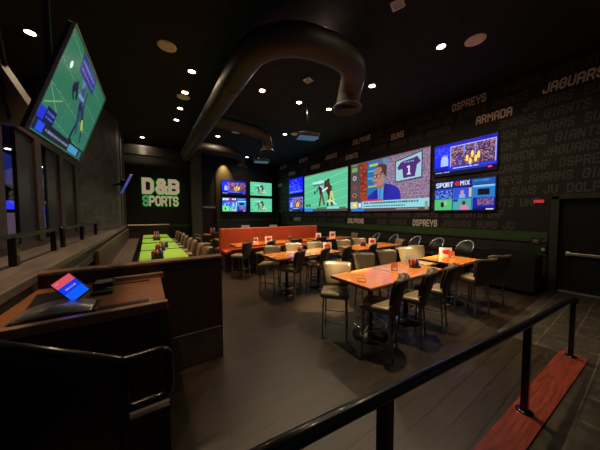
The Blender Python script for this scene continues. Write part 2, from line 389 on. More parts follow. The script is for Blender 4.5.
def crowd(w, h):
    p = Pic(w, h, (.05, .06, .55))
    p.rect(0, .08, .32, .72, (.06, .10, .85)); p.ell(.16, .42, .05, .1, (.55, .6, .9)); p.rect(.10, .48, .22, .70, (.5, .6, .9)); p.noise(0, .1, .3, .4, [(.05, .1, .9), (.2, .3, .95), (.03, .05, .6)], .6, 4)
    p.rect(.25, .12, .98, .78, (.55, .55, .85)); p.rect(.26, .14, .97, .76, (.20, .14, .25))
    p.noise(.26, .14, .97, .72, [(.55, .36, .40), (.18, .12, .28), (.38, .27, .42), (.72, .5, .45), (.08, .08, .25), (.2, .15, .38), (.06, .06, .2)], .85, 2)
    p.rect(.46, .14, .485, .4, (.35, .4, .8)); p.rect(.64, .14, .66, .45, (.35, .4, .8))
    for x, y in ((.52, .55), (.60, .45), (.66, .6), (.57, .66), (.70, .5)): p.ell(x, y, .022, .1, (.85, .68, .25))
    for x, y in ((.40, .5), (.36, .62), (.45, .62)): p.ell(x, y, .02, .09, (.12, .14, .5))
    p.rect(.22, .76, 1, .84, (.10, .15, .75)); p.writing(.3, .785, .7, .03, (.8, .85, .95)); p.rect(0, .84, 1, 1, (.03, .03, .14)); p.writing(.02, .88, .25, .03, (.7, .75, .9)); p.rect(.86, .87, .92, .92, (.8, .2, .3)); p.rect(.25, .86, .85, .875, (.2, .3, .7))
    return p
def mix(w, h):
    p = Pic(w, h, (.05, .08, .40))
    p.rect(0, 0, .58, .24, (.06, .10, .40)); p.text('SPORT', .03, .06, .13, (.80, .86, .95), w=.26); p.ell(.36, .12, .04, .07, (.72, .14, .25)); p.text('MIX', .42, .05, .12, (.82, .85, .95), w=.14); p.rect(.60, .02, .99, .20, (.12, .32, .62)); p.writing(.64, .06, .9, .04, (.3, .65, .8))
    B = (.25, .60, .85)
    p.rect(.01, .26, .29, .58, (.10, .25, .70)); p.noise(.01, .3, .29, .58, [(.2, .4, .85), (.6, .7, .9), (.05, .1, .4)], .7, 3)
    p.rect(.31, .26, .60, .58, (.18, .30, .80)); p.ell(.45, .40, .03, .07, (.75, .55, .5)); p.rect(.40, .46, .50, .58, (.5, .62, .9)); p.rect(.56, .28, .60, .56, (.8, .7, .5))
    p.rect(.62, .22, .99, .58, (.15, .45, .75)); p.rect(.70, .34, .9, .52, (.06, .06, .12)); p.rect(.62, .22, .99, .28, (.5, .75, .9))
    p.rect(.01, .60, .29, .97, (.30, .72, .42)); p.ell(.13, .78, .03, .09, (.1, .12, .15)); p.ell(.18, .74, .025, .08, (.6, .7, .6))
    p.rect(.31, .60, .60, .97, (.30, .62, .62)); p.ell(.48, .74, .03, .07, (.35, .15, .15)); p.rect(.43, .82, .55, .96, (.85, .45, .6)); p.rect(.31, .62, .38, .7, (.1, .2, .5))
    p.rect(.62, .60, .99, .90, (.10, .12, .6)); p.noise(.70, .62, .97, .84, [(.75, .5, .35), (.2, .2, .5), (.4, .3, .5)], .8, 2)
    for x in (.30, .61): p.rect(x, .25, x+.008, .98, B, .8)
    p.rect(0, .585, 1, .598, B, .8); p.rect(0, .97, 1, 1, (.02, .03, .12)); p.rect(.85, .93, .97, .96, (.8, .8, .85))
    return p
def bluetv(w, h):
    p = Pic(w, h, (.05, .06, .72)); p.noise(.2, .1, .8, .8, [(.08, .1, .95), (.04, .05, .6), (.25, .3, .95)], .8, 3); p.rect(.0, .83, 1, .95, (.15, .2, .75)); p.writing(.1, .86, .9, .04, (.6, .65, .95)); p.ell(.1, .5, .06, .1, (.1, .2, .9)); return p
def field2(w, h):
    p = Pic(w, h, (.15, .40, .30))
    for i in range(5): p.line(-.05, .05+.24*i, 1.05, .16+.24*i, .008, (.42, .62, .48), .6)
    p.line(.40, -.1, .30, 1, .006, (.4, .6, .5), .5); p.line(.74, -.1, .66, 1, .006, (.4, .6, .5), .4)
    nv = (.05, .07, .20)
    p.line(.36, .46, .30, .40, .035, nv); p.line(.33, .30, .40, .42, .06, nv); p.ell(.31, .36, .035, .06, nv)
    p.line(.47, .30, .52, .44, .13, (.20, .26, .42)); p.line(.43, .36, .52, .36, .05, (.42, .50, .70)); p.line(.56, .26, .60, .42, .05, (.16, .20, .40)); p.ell(.43, .22, .035, .055, (.35, .42, .62))
    p.line(.52, .44, .59, .60, .09, nv); p.line(.59, .60, .56, .84, .06, nv); p.line(.56, .84, .63, .86, .05, (.08, .1, .1))
    p.line(.58, .44, .70, .58, .09, (.10, .13, .28)); p.line(.68, .56, .76, .66, .06, (.62, .70, .20)); p.line(.75, .66, .80, .78, .05, (.12, .15, .28)); p.line(.55, .50, .64, .72, .06, (.14, .20, .34))
    p.poly([(.24, .02), (.62, .02), (.66, .20), (.28, .20)], (.12, .15, .45)); p.writing(.28, .06, .60, .025, (.45, .5, .8)); p.writing(.30, .13, .62, .025, (.40, .45, .75))
    p.ell(.15, .25, .02, .035, (.75, .9, .85)); p.line(.02, .55, .22, .72, .008, (.5, .7, .55), .8); p.line(.04, .72, .24, .58, .01, (.6, .75, .4), .7)
    p.rect(0, .86, 1, .985, (.03, .04, .10)); p.rect(.0, .76, .10, .87, (.06, .14, .75)); p.rect(.10, .72, .24, .86, (.03, .05, .16)); p.writing(.12, .76, .23, .03, (.3, .4, .9)); p.writing(.12, .81, .23, .02, (.3, .4, .9)); p.rect(.06, .88, .15, .97, (.10, .25, .85)); p.writing(.18, .91, .60, .025, (.55, .6, .75)); p.rect(.62, .88, .86, .97, (.2, .55, .70)); p.rect(.9, .88, .98, .97, (.1, .35, .4))
    return p
def menu(w, h):
    p = Pic(w, h, (.03, .22, .86)); p.rect(0, 0, 1, .30, (.80, .30, .36)); p.rect(0, .62, 1, 1, (.05, .34, .92)); p.writing(.22, .45, .8, .07, (.80, .55, .85)); p.writing(.1, .1, .25, .04, (.9, .7, .75)); return p
def warp(p, zl, zr):
    u = (np.arange(p.w)+.5)/p.w; q = u*zr/((1-u)*zl+u*zr); p.a = p.a[:, np.clip((q*p.w).astype(int), 0, p.w-1)]; return p
def screen(name, p, w, h, m, parent, up=(0, 0, 1)):
    """lit picture surface, local X across, local Z up, facing local -Y"""
    nx, nz = p.w, p.h
    xs = (np.arange(nx)/(nx-1)-.5)*w; zs = (.5-np.arange(nz)/(nz-1))*h
    V = np.zeros((nz, nx, 3)); V[..., 0] = xs[None]; V[..., 2] = zs[:, None]
    idx = np.arange(nx*nz).reshape(nz, nx)
    F = np.stack([idx[1:, :-1], idx[1:, 1:], idx[:-1, 1:], idx[:-1, :-1]], -1).reshape(-1, 4)
    me = bpy.data.meshes.new(name); me.from_pydata(V.reshape(-1, 3).tolist(), [], F.tolist()); me.materials.append(m)
    c = np.clip(p.a, 0, 1); lin = np.where(c <= .04045, c/12.92, ((c+.055)/1.055)**2.4)
    at = me.color_attributes.new('picture', 'FLOAT_COLOR', 'POINT')
    at.data.foreach_set('color', np.concatenate([lin, np.ones((*lin.shape[:2], 1))], -1).astype(np.float32).ravel())
    o = bpy.data.objects.new(name, me); COL.objects.link(o); o.parent = parent; return o
SM = screenmat('television_picture', 1.15); SP = screenmat('projected_picture', 1.0, .8)
SDIM = screenmat('dim_television_picture', .5)
SB = screenmat('bright_blue_picture', 1.9)

# ================================================================== SETTING
XW = 9.23; ZC = 6.2
struct('floor', MB().box((.8, 10.5, -.05), (17, 28, .1)), M['floor'])
struct('ceiling', MB().box((.8, 10.5, ZC+.05), (17, 28, .1)), M['ceil'])
# right wall with a door opening  (door y .1 .. 1.29, head z 2.5)
wr = struct('wall_right', MB().box((XW+.1, 9.42, 3.1), (.2, 16.25, 6.2)).box((XW+.1, -1.85, 3.1), (.2, 3.3, 6.2)).box((XW+.1, .545, 4.35), (.2, 1.49, 3.7)), M['wallR'])
struct('wainscot', MB().box((XW-.02, 9.3, .62), (.04, 15.6, 1.24)), M['wain'], wr)
struct('chair_rail', MB().box((XW-.035, 9.3, .94), (.07, 15.6, .05), .01).box((XW-.03, 9.3, 1.30), (.06, 15.6, .06), .01), M['wain'], wr)
struct('green_band', MB().box((XW-.012, 9.3, 1.455), (.024, 15.6, .23)), M['green'], wr)
bt = MB()
for k in range(11): bt.box((XW-.045, 1.9+k*1.45, .62), (.012, .05, 1.2))
struct('panel_batten', bt, M['wain'], wr)
struct('baseboard_right', MB().box((XW-.03, 9.3, .07), (.06, 15.6, .14), .008), M['black'])
# painted rows of team names
WORDS = ['JAGUARS', 'SUNS', 'DOLPHINS', 'GIANTS', 'OSPREYS', 'SHARKS', 'ARMADA', 'UNF', 'JU']
ROW0 = 1.735; PITCH = .345
bright = [  # word, y of its left end (far end is +y), width, row, slant
 ('JAGUARS', 1.74, 1.05, 11, .22), ('OSPREYS', 4.02, 1.0, 12, .05), ('ARMADA', 3.27, .91, 10, .05), ('OSPREYS', 5.40, .97, 0, .03),
 ('DOLPHINS', 9.14, 1.12, 0, .1), ('SUNS', 6.50, .62, 11, .15), ('DOLPHINS', 8.80, 1.15, 12, .1), ('GIANTS', 9.32, .85, 10, .12),
 ('JAGUARS', 11.1, 1.05, 11, .2), ('ARMADA', 12.56, .93, 10, .05), ('OSPREYS', 14.02, 1.05, 12, .05), ('SHARKS', 15.5, .95, 10, .1),
 ('DOLPHINS', 16.95, 1.15, 12, .1), ('SUNS', 17.25, .7, 8, .15), ('GIANTS', 14.74, .9, 0, .12)]
hid = [(2.55, 4.62, 2.1, 4.85), (4.6, 13.36, 2.15, 4.82), (13.2, 15.4, 2.2, 4.95)]
dim = MB()
NEAR = {3: (2.33, ['SUNS', 'JU', 'DOLPHINS', 'GIANTS']), 4: (1.93, ['SHARKS', 'GIANTS', 'SUNS']), 5: (1.92, ['UNF', 'OSPREYS', 'SUNS']), 6: (2.66, ['ARMADA', 'JAGUARS', 'UNF']),
        7: (1.46, ['GIANTS', 'ARMADA']), 8: (2.08, ['JAGUARS', 'SUNS', 'JU']), 9: (2.66, ['SHARKS', 'GIANTS', 'OSPREYS']), 10: (2.12, ['JAGUARS', 'SUNS', 'UNF']),
        11: (2.85, ['GIANTS']), 2: (2.10, ['UNF']), 1: (2.30, ['JAGUARS', 'SUNS']), 0: (4.28, ['JAGUARS', 'SUNS', 'JU', 'DOLPHINS']), 12: (2.6, ['SHARKS', 'ARMADA']), 13: (2.5, ['DOLPHINS', 'UNF'])}
wlen = lambda w: .135*len(w)+(.02 if 'M' in w else 0)
def dimword(w, y0, r):
    z = ROW0+r*PITCH-.125
    y1 = y0-wlen(w)
    if z+.25 > ZC or y0 > 17.35: return
    if y1 < 1.5 and z < 2.55 and y0 > -.3: return
    if any(r == b[3] and y1 < b[1]+.06 and y0 > b[1]-b[2]-.06 for b in bright): return
    if any(y1 > h0 and y0 < h1 and z > h2 and z < h3 for h0, h1, h2, h3 in hid): return
    letters(dim, w, (XW, y0, z), (0, -1, 0), (0, 0, 1), .25, wlen(w), thick=.004, slant=.12 if w in ('JAGUARS', 'SUNS', 'SHARKS', 'GIANTS') else .03, wt=1.45, gap=2.3)
for r in range(0, 14):
    y, ws_ = NEAR[r]; yb = y
    i = r
    while y > -2:
        w = ws_.pop(0) if ws_ else WORDS[i % 9]; i += 4
        dimword(w, y, r); y -= wlen(w)+.16
    i = r*5+2; y = yb+.16
    while y < 17.2:
        w = WORDS[i % 9]; i += 5 if r % 2 else 4; dimword(w, y+wlen(w), r); y += wlen(w)+.16
o = dim.build('painted_lettering', M['dimtext'], wr); o['label'] = 'rows of dim grey block-letter team names on the black wall'
for w, y, wd, r, sl in bright:
    o = letters(MB(), w, (XW, y, ROW0+r*PITCH-.135), (0, -1, 0), (0, 0, 1), .27, wd, thick=.006, slant=sl*.55, wt=1.4, gap=2.3).build('painted_word', M['hitext'], wr)
    o['label'] = 'lighter painted word '+w
# entrance door
df = struct('door_1', MB().box((XW+.14, .62, 1.24), (.06, 1.36, 2.48)), M['black'])
struct('door_frame', MB().box((XW-.02, 1.375, 1.28), (.12, .15, 2.56), .006).box((XW-.02, .60, 2.54), (.12, 1.7, .13), .006).box((XW-.02, -.155, 1.28), (.12, .13, 2.56), .006), M['wain'], df)
struct('push_bar', MB().box((XW+.07, .62, 1.02), (.05, 1.1, .07), .01).box((XW+.09, 1.13, 1.02), (.07, .09, .11), .01).box((XW+.09, .11, 1.02), (.07, .09, .11), .01), M['silver'], df)
struct('threshold', MB().box((XW+.06, .62, .012), (.16, 1.3, .024), .005), M['silver'], df)
# back wall with screens, doorway
wb = struct('wall_back', MB().box((6.7, 17.5, 3.1), (5.2, .2, 6.2)).box((3.05, 17.5, 3.1), (.4, .2, 6.2)).box((3.7, 17.5, 4.45), (1.0, .2, 3.5)), M['wallB'])
struct('green_band', MB().box((6.7, 17.39, 1.66), (4.9, .03, .18)), M['green'], wb)
struct('wainscot', MB().box((6.7, 17.38, .78), (4.9, .05, 1.5)), M['wain'], wb)
struct('door_2', MB().box((3.73, 17.55, 1.3), (.9, .06, 2.6)), M['darkwood'])
struct('trim_1', MB().box((3.2, 17.37, 1.35), (.09, .1, 2.7), .006).box((4.25, 17.37, 1.35), (.1, .1, 2.7), .006).box((3.73, 17.37, 2.73), (1.14, .1, .1), .006), M['wain'])
struct('door_3', MB().box((XW-.03, 16.85, 1.15), (.05, .78, 2.3)), M['black'])
struct('trim_2', MB().box((XW-.035, 16.42, 1.18), (.08, .08, 2.36), .005).box((XW-.035, 17.28, 1.18), (.08, .08, 2.36), .005).box((XW-.035, 16.85, 2.33), (.08, .94, .08), .005), M['pillar'])
# sign wall, pillar
ws = struct('wall_sign', MB().box((.65, 16.3, 3.1), (3.4, .2, 6.2)), M['sign_wall'])
struct('green_band', MB().box((1.66, 16.17, 1.42), (1.2, .06, .14)), M['green'], ws)
struct('pillar', MB().box((2.62, 16.55, 3.1), (.6, 1.9, 6.2), .02), M['pillar']).name = 'wall_pillar'
lw = struct('wall_low', MB().box((.08, 15.85, .74), (1.95, .2, 1.48)), M['darkwood'])
struct('ledge_cap', MB().box((.08, 15.83, 1.51), (1.99, .3, .06), .012), M['beige'], lw)
# beam over the sign alcove
struct('trim_3', MB().box((.7, 15.2, 5.55), (3.3, .25, .5), .02), M['wallB'])
# left: angled panel wall, low wall with stone ledge, glazed partition towards the arcade
vs = [(-1.78, 10.0), (-1.0, 12.6), (-.98, 16.3), (-1.3, 16.3), (-2.1, 12), (-2.1, 10.0)]
struct('wall_left', MB().prism(vs, 0, 6.2), M['leftwall'])
struct('trim_4', MB().box((-.95, 14.6, 3.9), (.06, .06, 4.6)).box((-.96, 13.3, 3.9), (.04, .04, 4.6)), M['pillar'])
wl = struct('wall_ledge', MB().box((-1.45, 8.0, .69), (.86, 16.4, 1.38)), M['fascia'])
struct('ledge_top', MB().box((-1.38, 7.4, 1.455), (.86, 15.6, .09), .012), M['ledge'], wl)
struct('ledge_step', MB().box((-.985, 8.0, 1.22), (.07, 16.4, .14), .01), M['fascia'], wl)
Xp = -1.8
y0 = 1.0
sc = 1.8/1.9
def yy(v): return v*sc
pw = struct('window_1', MB().box((Xp, 5.6, 1.56), (.1, 9.0, .12)).box((Xp, 5.6, 3.62), (.14, 9.0, .18)), M['redpost'])
pn = MB(); po = MB(); gl = MB()
for a, b in ((3.4, 5.2), (6.1, 6.77), (7.54, 8.3), (8.63, 9.82)): pn.box((Xp, (yy(a)+yy(b))/2, 2.58), (.06, yy(b)-yy(a), 1.95))
for a, b in ((5.2, 5.5), (6.77, 7.08), (8.3, 8.63), (9.82, 10.19), (3.1, 3.4)): po.box((Xp+.02, (yy(a)+yy(b))/2, 2.58), (.12, yy(b)-yy(a), 1.95), .01)
for a, b in ((5.5, 6.1), (7.08, 7.54), (10.19, 10.6)): gl.box((Xp, (yy(a)+yy(b))/2, 2.58), (.012, yy(b)-yy(a), 1.95))
struct('partition_panel', pn, M['panel'], pw); struct('partition_post', po, M['redpost'], pw); struct('window_glass', gl, M['glass'], pw)
struct('wall_arcade', MB().box((-7.6, 10.5, 1.9), (.2, 28, 3.8)).box((-4.6, 24.4, 1.9), (6, .2, 3.8)), M['wallB'])
struct('trim_5', MB().box((-4.75, 12.5, 3.85), (5.7, 24, .12)), M['wallB'])       # arcade soffit
# foreground: ramp, landing, curb plank
rp = [(-1.6, .5), (0, .42), (5.14, 0.0)]
def rampz(x): return .42*(5.1-x)/5.1 if x > 0 else .42
b = MB()
ys = (-3.3, .60)
b.add([(0, ys[0], 0), (5.12, ys[0], 0), (5.12, ys[1], 0), (0, .74, 0), (0, ys[0], .42), (5.12, ys[0], .002), (5.12, ys[1], .002), (0, .74, .42)],
      [(0, 1, 2, 3), (7, 6, 5, 4), (0, 4, 5, 1), (2, 6, 7, 3), (3, 7, 4, 0), (1, 5, 6, 2)])
struct('floor_ramp', b, M['ramp'])
struct('floor_landing', MB().box((-.55, -.4, .21), (1.1, 5.8, .42)).box((-.45, 2.9, .21), (1.0, 1.0, .42)), M['ramp'])
def curbpt(x, w, t):
    w = (.035+.015*x) if w > 0 else w-.006*x
    return (x, .545+(5.1-x)*.022+w, rampz(x)+t)
b = MB(); vs = []
for x in (.0, 5.24):
    for w, t in ((-.13, 0), (.13, 0), (.13, .022), (-.13, .022)): vs.append(curbpt(x, w, t))
b.add(vs, [(0, 1, 2, 3), (7, 6, 5, 4), (0, 4, 5, 1), (1, 5, 6, 2), (2, 6, 7, 3), (3, 7, 4, 0)])
struct('trim_6', b, M['curb'])
# ramp floor tile strip on the level part to the right
struct('floor_tile', MB().box((7.1, -1.1, .003), (4.0, 5.0, .006)), M['ramp'])

# ------------------------------------------------------------------ half wall and host stand
t = thing('half_wall', 'dark wood half wall with brown cap behind the host stand', 'half wall', (0, 0, 0))
MB().box((-.035, 3.50, .735), (1.85, .14, 1.47)).build('panel', M['darkwood'], t)
MB().box((-.035, 3.50, 1.485), (1.88, .17, .035), .008).build('cap', M['cap'], t)
MB().box((.55, 3.42, .235), (.66, .03, .45)).build('kick_base', M['base'], t)
t = thing('host_stand', 'dark wood host stand with reddish counter and raised trim', 'host stand', (0, 0, .42))
MB().box((-.42, 2.82, .43), (1.06, 1.16, .86)).build('body', M['darkpanel'], t)
MB().box((-.42, 2.82, .895), (1.07, 1.17, .05), .006).build('counter', M['desk'], t)
MB().box((-.42, 2.225, .925), (1.09, .06, .07), .008).build('trim_rail', M['cap'], t)
MB().box((-.13, 3.30, .935), (.55, .06, .07), .008).build('trim_rail', M['cap'], t)
MB().box((-.24, 2.42, .922), (.46, .07, .008)).build('slot', M['black'], t)
MB().box((-.20, 3.17, .922), (.40, .05, .008)).build('slot', M['black'], t)
MB().box((-.68, 2.72, .922), (.30, .95, .008), rot=Matrix.Rotation(R(8), 3, 'Z')).build('inset_mat', M['black'], t)
# point of sale terminal
t = thing('tablet_terminal', 'tablet terminal with lit red and blue screen on the host stand', 'tablet', (-.585, 2.50, 1.345), 0)
b = MB(); n = 12; vs = []; fs = []
for i in range(n+1):
    u = i/n; x = -.24+.46*u; hgt = .008+.055*math.sin(math.pi*min(1, u*1.05))**.8
    for yv in (-.13, .13): vs += [(x, yv, 0), (x, yv, hgt)]
for i in range(n):
    a = i*4; c = a+4
    fs += [(a+1, c+1, c+3, a+3), (a, a+2, c+2, c), (a, c, c+1, a+1), (a+2, a+3, c+3, c+2)]
fs += [(0, 1, 3, 2), (n*4, n*4+2, n*4+3, n*4+1)]
b.add(vs, fs, True); b.build('base', M['silver'], t)
MB().box((.0, 0, .004), (.46, .28, .02), .01).build('foot_plate', M['black'], t)
MB().tube([(.04, .10, .02), (.045, .15, .10)], .03).build('neck', M['black'], t)
C = Vector((-.546, 2.62, 1.50)); nrm = (Vector((-.1, -.05, 2.35))-C).normalized()
ex = Vector((.72, .16, .58)); ex = (ex-nrm*ex.dot(nrm)).normalized(); ez = nrm.cross(ex).normalized(); ez = ez if ez.z > 0 else -ez
ey = ez.cross(ex)
hb = MB().box((0, .012, 0), (.15, .02, .225), .008).build('display', M['black'], t)
hb.matrix_local = Matrix.Translation(C-Vector(t.location)) @ Matrix((ex, ey, ez)).transposed().to_4x4()
s = screen('display_screen', menu(48, 60), .13, .20, SM, hb); s.location = (0, -.0005, 0)
t = tag(MB().box((0, 0, .03), (.17, .20, .06), .015).build('receipt_printer', M['black'], None, (-.40, 3.16, 1.345)), 'small black receipt printer behind the tablet terminal', 'printer')
MB().box((-.0, -.03, .062), (.12, .09, .006)).build('paper_slot', M['silver'], t)
tag(MB().box((0, 0, .016), (.17, .09, .03), .012).tube([(-.07, .02, .036), (.07, .03, .036)], .007).build('pen_tray', M['black'], None, (-.38, 2.86, 1.345)), 'flat black pen tray lying on the host stand counter', 'tray')

# ------------------------------------------------------------------ foreground guard and railings
t = thing('guard_panel', 'dark red-brown guard panel with black steel handrail at bottom left', 'guard panel', (-.13, 1.46, 0))
c0 = Vector((-1.35, 2.66)); c1 = Vector((-.13, 1.46))
d = (c1-c0); L = d.length; ang = math.atan2(d.y, d.x); mid = (c0+c1)/2-c1
MB().box((mid.x, mid.y, .665), (L, .04, 1.33), rot=Matrix.Rotation(ang, 3, 'Z')).build('panel', M['darkpanel'], t)
MB().box((.10, .0, .52), (.21, .06, 1.04)).build('side_panel', M['darkpanel'], t)
MB().tube([(c0.x-c1.x, c0.y-c1.y, 1.35), (0, 0, 1.35)], .022).build('handrail', M['rail'], t)
MB().tube(bez([(0, 0, 1.35), (.08, 0, 1.35), (.17, 0, 1.35), (.205, 0, 1.32), (.21, 0, 1.22), (.205, 0, 1.12), (.17, 0, 1.09), (.1, 0, 1.09), (.01, 0, 1.09)], 5), .022).build('rail_return', M['rail'], t)
MB().tube([(0, 0, 0), (0, 0, 1.35)], .024, sq=True).build('post', M['rail'], t)
t = thing('ramp_railing', 'long black steel handrail running down the ramp with upright posts', 'railing', (0, 0, 0))
def rl(x): return (x, .535+(5.1-x)*.022, rampz(x))
rx = [-.1, 5.06]
pts = [(x, rl(x)[1], rl(x)[2]+.885+max(0, 2.97-x)*.022) for x in (-.1, .5, 1.5, 2.9, 4.0, 5.04)]
MB().tube(pts+[(5.14, rl(5.14)[1]-.01, .86), (5.155, rl(5.14)[1]-.01, .80)], .031, 14).build('handrail', M['rail'], t)
for x in (.88, 2.97, 5.06):
    p = rl(x); o = MB().tube([(x, p[1], p[2]+.02), (x, p[1], p[2]+.87+max(0, 2.97-x)*.022)], .027, sq=True).build('post', M['rail'], t)
    MB().lathe([(.065, 0), (.065, .01), (.03, .016)], (x, p[1], p[2]+.023)).build('base_flange', M['rail'], o)
def ledge_rail(y0, y1, posts, lab):
    t = thing('ledge_rail', lab, 'railing', (-1.32, y0, 1.5), 0, 'black grab rails on the stone ledge')
    L = y1-y0; h = .34
    MB().tube(bez([(0, 0, .02), (0, 0, .24), (0, .05, h), (0, .2, h+.01), (0, L-.2, h+.01), (0, L-.05, h), (0, L, .24), (0, L, .02)], 4), .03, 8).build('rail', M['rail'], t)
    for p in posts: MB().box((0, p-y0, h/2), (.07, .10, h), .01).build('post', M['rail'], t)
ledge_rail(1.9, 5.55, (4.1, 5.5), 'nearer black grab rail on the stone ledge, at left edge')
ledge_rail(5.95, 9.3, (6.0, 7.5, 9.25), 'farther black grab rail on the stone ledge, nearer the sign wall')

# ------------------------------------------------------------------ bar chairs
def curved_back(zb, zt, wb_, wt_, th, lean, wrap, y0, n=10, mth=8):
    vs = []; fs = []
    for side in (0, 1):
        for j in range(mth+1):
            v = j/mth
            for i in range(n+1):
                u = -1+2*i/n
                w = wb_+(wt_-wb_)*math.sin(math.pi*.54*v)**1.1
                edge = (1-abs(u)**8)*.4+.6; tk = th*edge*(1-.3*v**6)
                y = y0-lean*v**1.2+wrap*u*u*(.4+.6*v)+(tk/2 if side == 0 else -tk/2)
                z = zb+(zt-zb)*v-.02*abs(u)**8*v**4+.012*u*u*v**3
                vs.append((w*u, y, z))
    N = (n+1)*(mth+1)
    for j in range(mth):
        for i in range(n):
            a = j*(n+1)+i; fs.append((a, a+1, a+n+2, a+n+1)); fs.append((N+a, N+a+n+1, N+a+n+2, N+a+1))
    for i in range(n): a = i; fs.append((a, N+a, N+a+1, a+1)); a = mth*(n+1)+i; fs.append((a, a+1, N+a+1, N+a))
    for j in range(mth): a = j*(n+1); fs.append((a, a+n+1, N+a+n+1, N+a)); a = j*(n+1)+n; fs.append((a, N+a, N+a+n+1, a+n+1))
    return MB().add(vs, fs, True)
def make_chair(seatm, backm, frontpad=True):
    t = thing('bar_chair', '', 'chair', (0, 0, 0), 0)
    MB().box((0, .01, .735), (.48, .47, .095), .038, 4, smooth=True).build('seat', seatm, t)
    curved_back(.64, 1.20, .175, .262, .055, .15, .095, -.245).build('backrest', backm, t)
    if frontpad:
        curved_back(.80, 1.19, .195, .250, .022, .125, .093, -.212).build('back_cushion', seatm, t)
    MB().box((0, 0, .685), (.40, .40, .03), .006).build('seat_frame', M['steel'], t)
    for sx, sy in ((-1, 1), (1, 1), (-1, -1), (1, -1)):
        MB().tube([(sx*.185, sy*.185, .69), (sx*.205, sy*.205-(.03 if sy < 0 else 0), 0)], .0125, sq=True).build('leg', M['steel'], t)
    MB().box((0, .200, .27), (.40, .022, .022), .004).build('foot_rest', M['chrome'], t)
    for sx in (-1, 1): MB().box((sx*.199, -.01, .24), (.014, .40, .016), .003).build('side_rail', M['steel'], t)
    MB().box((0, -.215, .30), (.40, .016, .016), .003).build('back_rail', M['steel'], t)
    return t
GCH = 'olive vinyl bar chairs around the orange tables'
chairs = [
 (2.9, 2.2, 26, 'bar chair on near side of the front long table, leftmost, seat open to the left'),
 (3.62, 2.16, 20, 'bar chair on near side of the front long table, middle of three'),
 (4.34, 2.16, 16, 'bar chair on near side of the front long table, rightmost beside the right table'),
 (2.72, 2.98, 133, 'bar chair angled at the left end of the front long table, brightly lit back'),
 (3.98, 3.32, 152, 'bar chair with lit cream back on far side of front long table, second from left'),
 (4.80, 3.30, 155, 'darker bar chair on far side of front long table, third from left'),
 (5.74, 2.02, -16, 'bar chair on near side of the right-hand table, back turned, nearer the railing'),
 (6.52, 2.0, -24, 'rightmost bar chair of all, near side of right table'),
 (5.66, 3.30, 165, 'bar chair with lit cream back on far side of right table, left one'),
 (6.30, 3.34, 165, 'bar chair with lit cream back on far side of right table, right one'),
 (3, 4.98, 34, 'bar chair on near side of middle long table, leftmost with dark back'),
 (3.82, 4.98, 34, 'bar chair on near side of middle long table, second from left'),
 (4.5, 4.84, 30, 'bar chair on near side of middle long table, rightmost, half hidden behind cream chair'),
 (2.74, 5.66, 135, 'bar chair angled at the left end of the middle long table'),
 (3.62, 5.8, 150, 'bar chair on far side of middle long table, second from left'),
 (4.4, 5.74, 152, 'bar chair on far side of middle long table, third from left'),
 (5.58, 5.62, 152, 'bar chair on far side of the back right table, left one'),
 (6.48, 5.68, 155, 'bar chair on far side of the back right table, right one'),
 (5.62, 4.86, 26, 'bar chair on near side of the back right table, seen from behind'),
 (7.30, 5.0, 62, 'cream edged bar chair at the right end of the back right table'),
 (2.55, 7.42, 38, 'bar chair facing the orange booth, leftmost, near the half wall'),
 (3.4, 7.4, 38, 'bar chair facing the orange booth, second from left'),
 (4.55, 7.40, 5, 'bar chair facing the orange booth, third from left, mostly hidden'),
 (5.75, 7.42, 5, 'bar chair facing the orange booth, fourth from left behind middle table'),
 (7.95, 7.7, 80, 'cream edged bar chair at the right end of the booth tables'),
]
proto = make_chair(M['vinyl'], M['vinylback'])
for i, (x, y, rz, lab) in enumerate(chairs): place(proto, i == 0, (x, y, 0), rz, lab, GCH)
# chairs along the green tables and the far ones
proto2 = make_chair(M['tan'], M['tan'], False)
lime_ord = ['nearest to the half wall', 'second from the half wall', 'third from the half wall', 'fourth from the half wall', 'fifth from the half wall', 'sixth from the half wall', 'seventh from the half wall', 'farthest, beside the sign wall']
for i, yv in enumerate((6.75, 7.65, 8.75, 9.7, 10.85, 11.85, 13.1, 14.2)):
    place(proto2, i == 0, (1.03, yv, 0), 90, 'tan-backed bar chair beside the lime green tables, '+lime_ord[i], 'tan bar chairs along the lime green tables')
for i, (x, y, rz, lab) in enumerate([(1.95, 9.85, -90, 'dark bar chair left of the orange booth end, nearer one'), (2.15, 11.3, -80, 'dark bar chair left of the far tables, behind the nearer dark chair'),
    (2.9, 12.3, 0, 'bar chair at the far left table before the pillar'), (1.75, 12.6, -90, 'bar chair standing by itself toward the grey pillar')]):
    place(proto, False, (x, y, 0), rz, lab, 'bar chairs beyond the booth')

# ------------------------------------------------------------------ tables
def make_table(w, dpt, topm, edgem, h=1.03):
    t = thing('bar_table', '', 'table', (0, 0, 0))
    MB().box((0, 0, h-.006), (w-.012, dpt-.012, .012), .003).build('table_top', topm, t)
    MB().box((0, 0, h-.032), (w, dpt, .04), .008).build('top_edge', edgem, t)
    MB().box((0, 0, h-.066), (w*.55, dpt*.5, .03), .004).build('top_bracket', M['black'], t)
    MB().tube([(0, 0, .05), (0, 0, h-.07)], .042, 14).build('pedestal', M['black'], t)
    MB().lathe([(.30, 0), (.30, .012), (.12, .035), (.05, .06)], n=32).build('base', M['black'], t)
    ring = [(.27*math.cos(a*math.pi/16), .27*math.sin(a*math.pi/16), .20) for a in range(33)]
    rg = MB().tube(ring, .014, 8)
    for a in range(4): rg.tube([(0, 0, .20), (.27*math.cos(a*math.pi/2), .27*math.sin(a*math.pi/2), .20)], .010, 6)
    rg.build('foot_ring', M['chrome'], t)
    return t
pt = make_table(1.055, .88, M['top'], M['edge'])
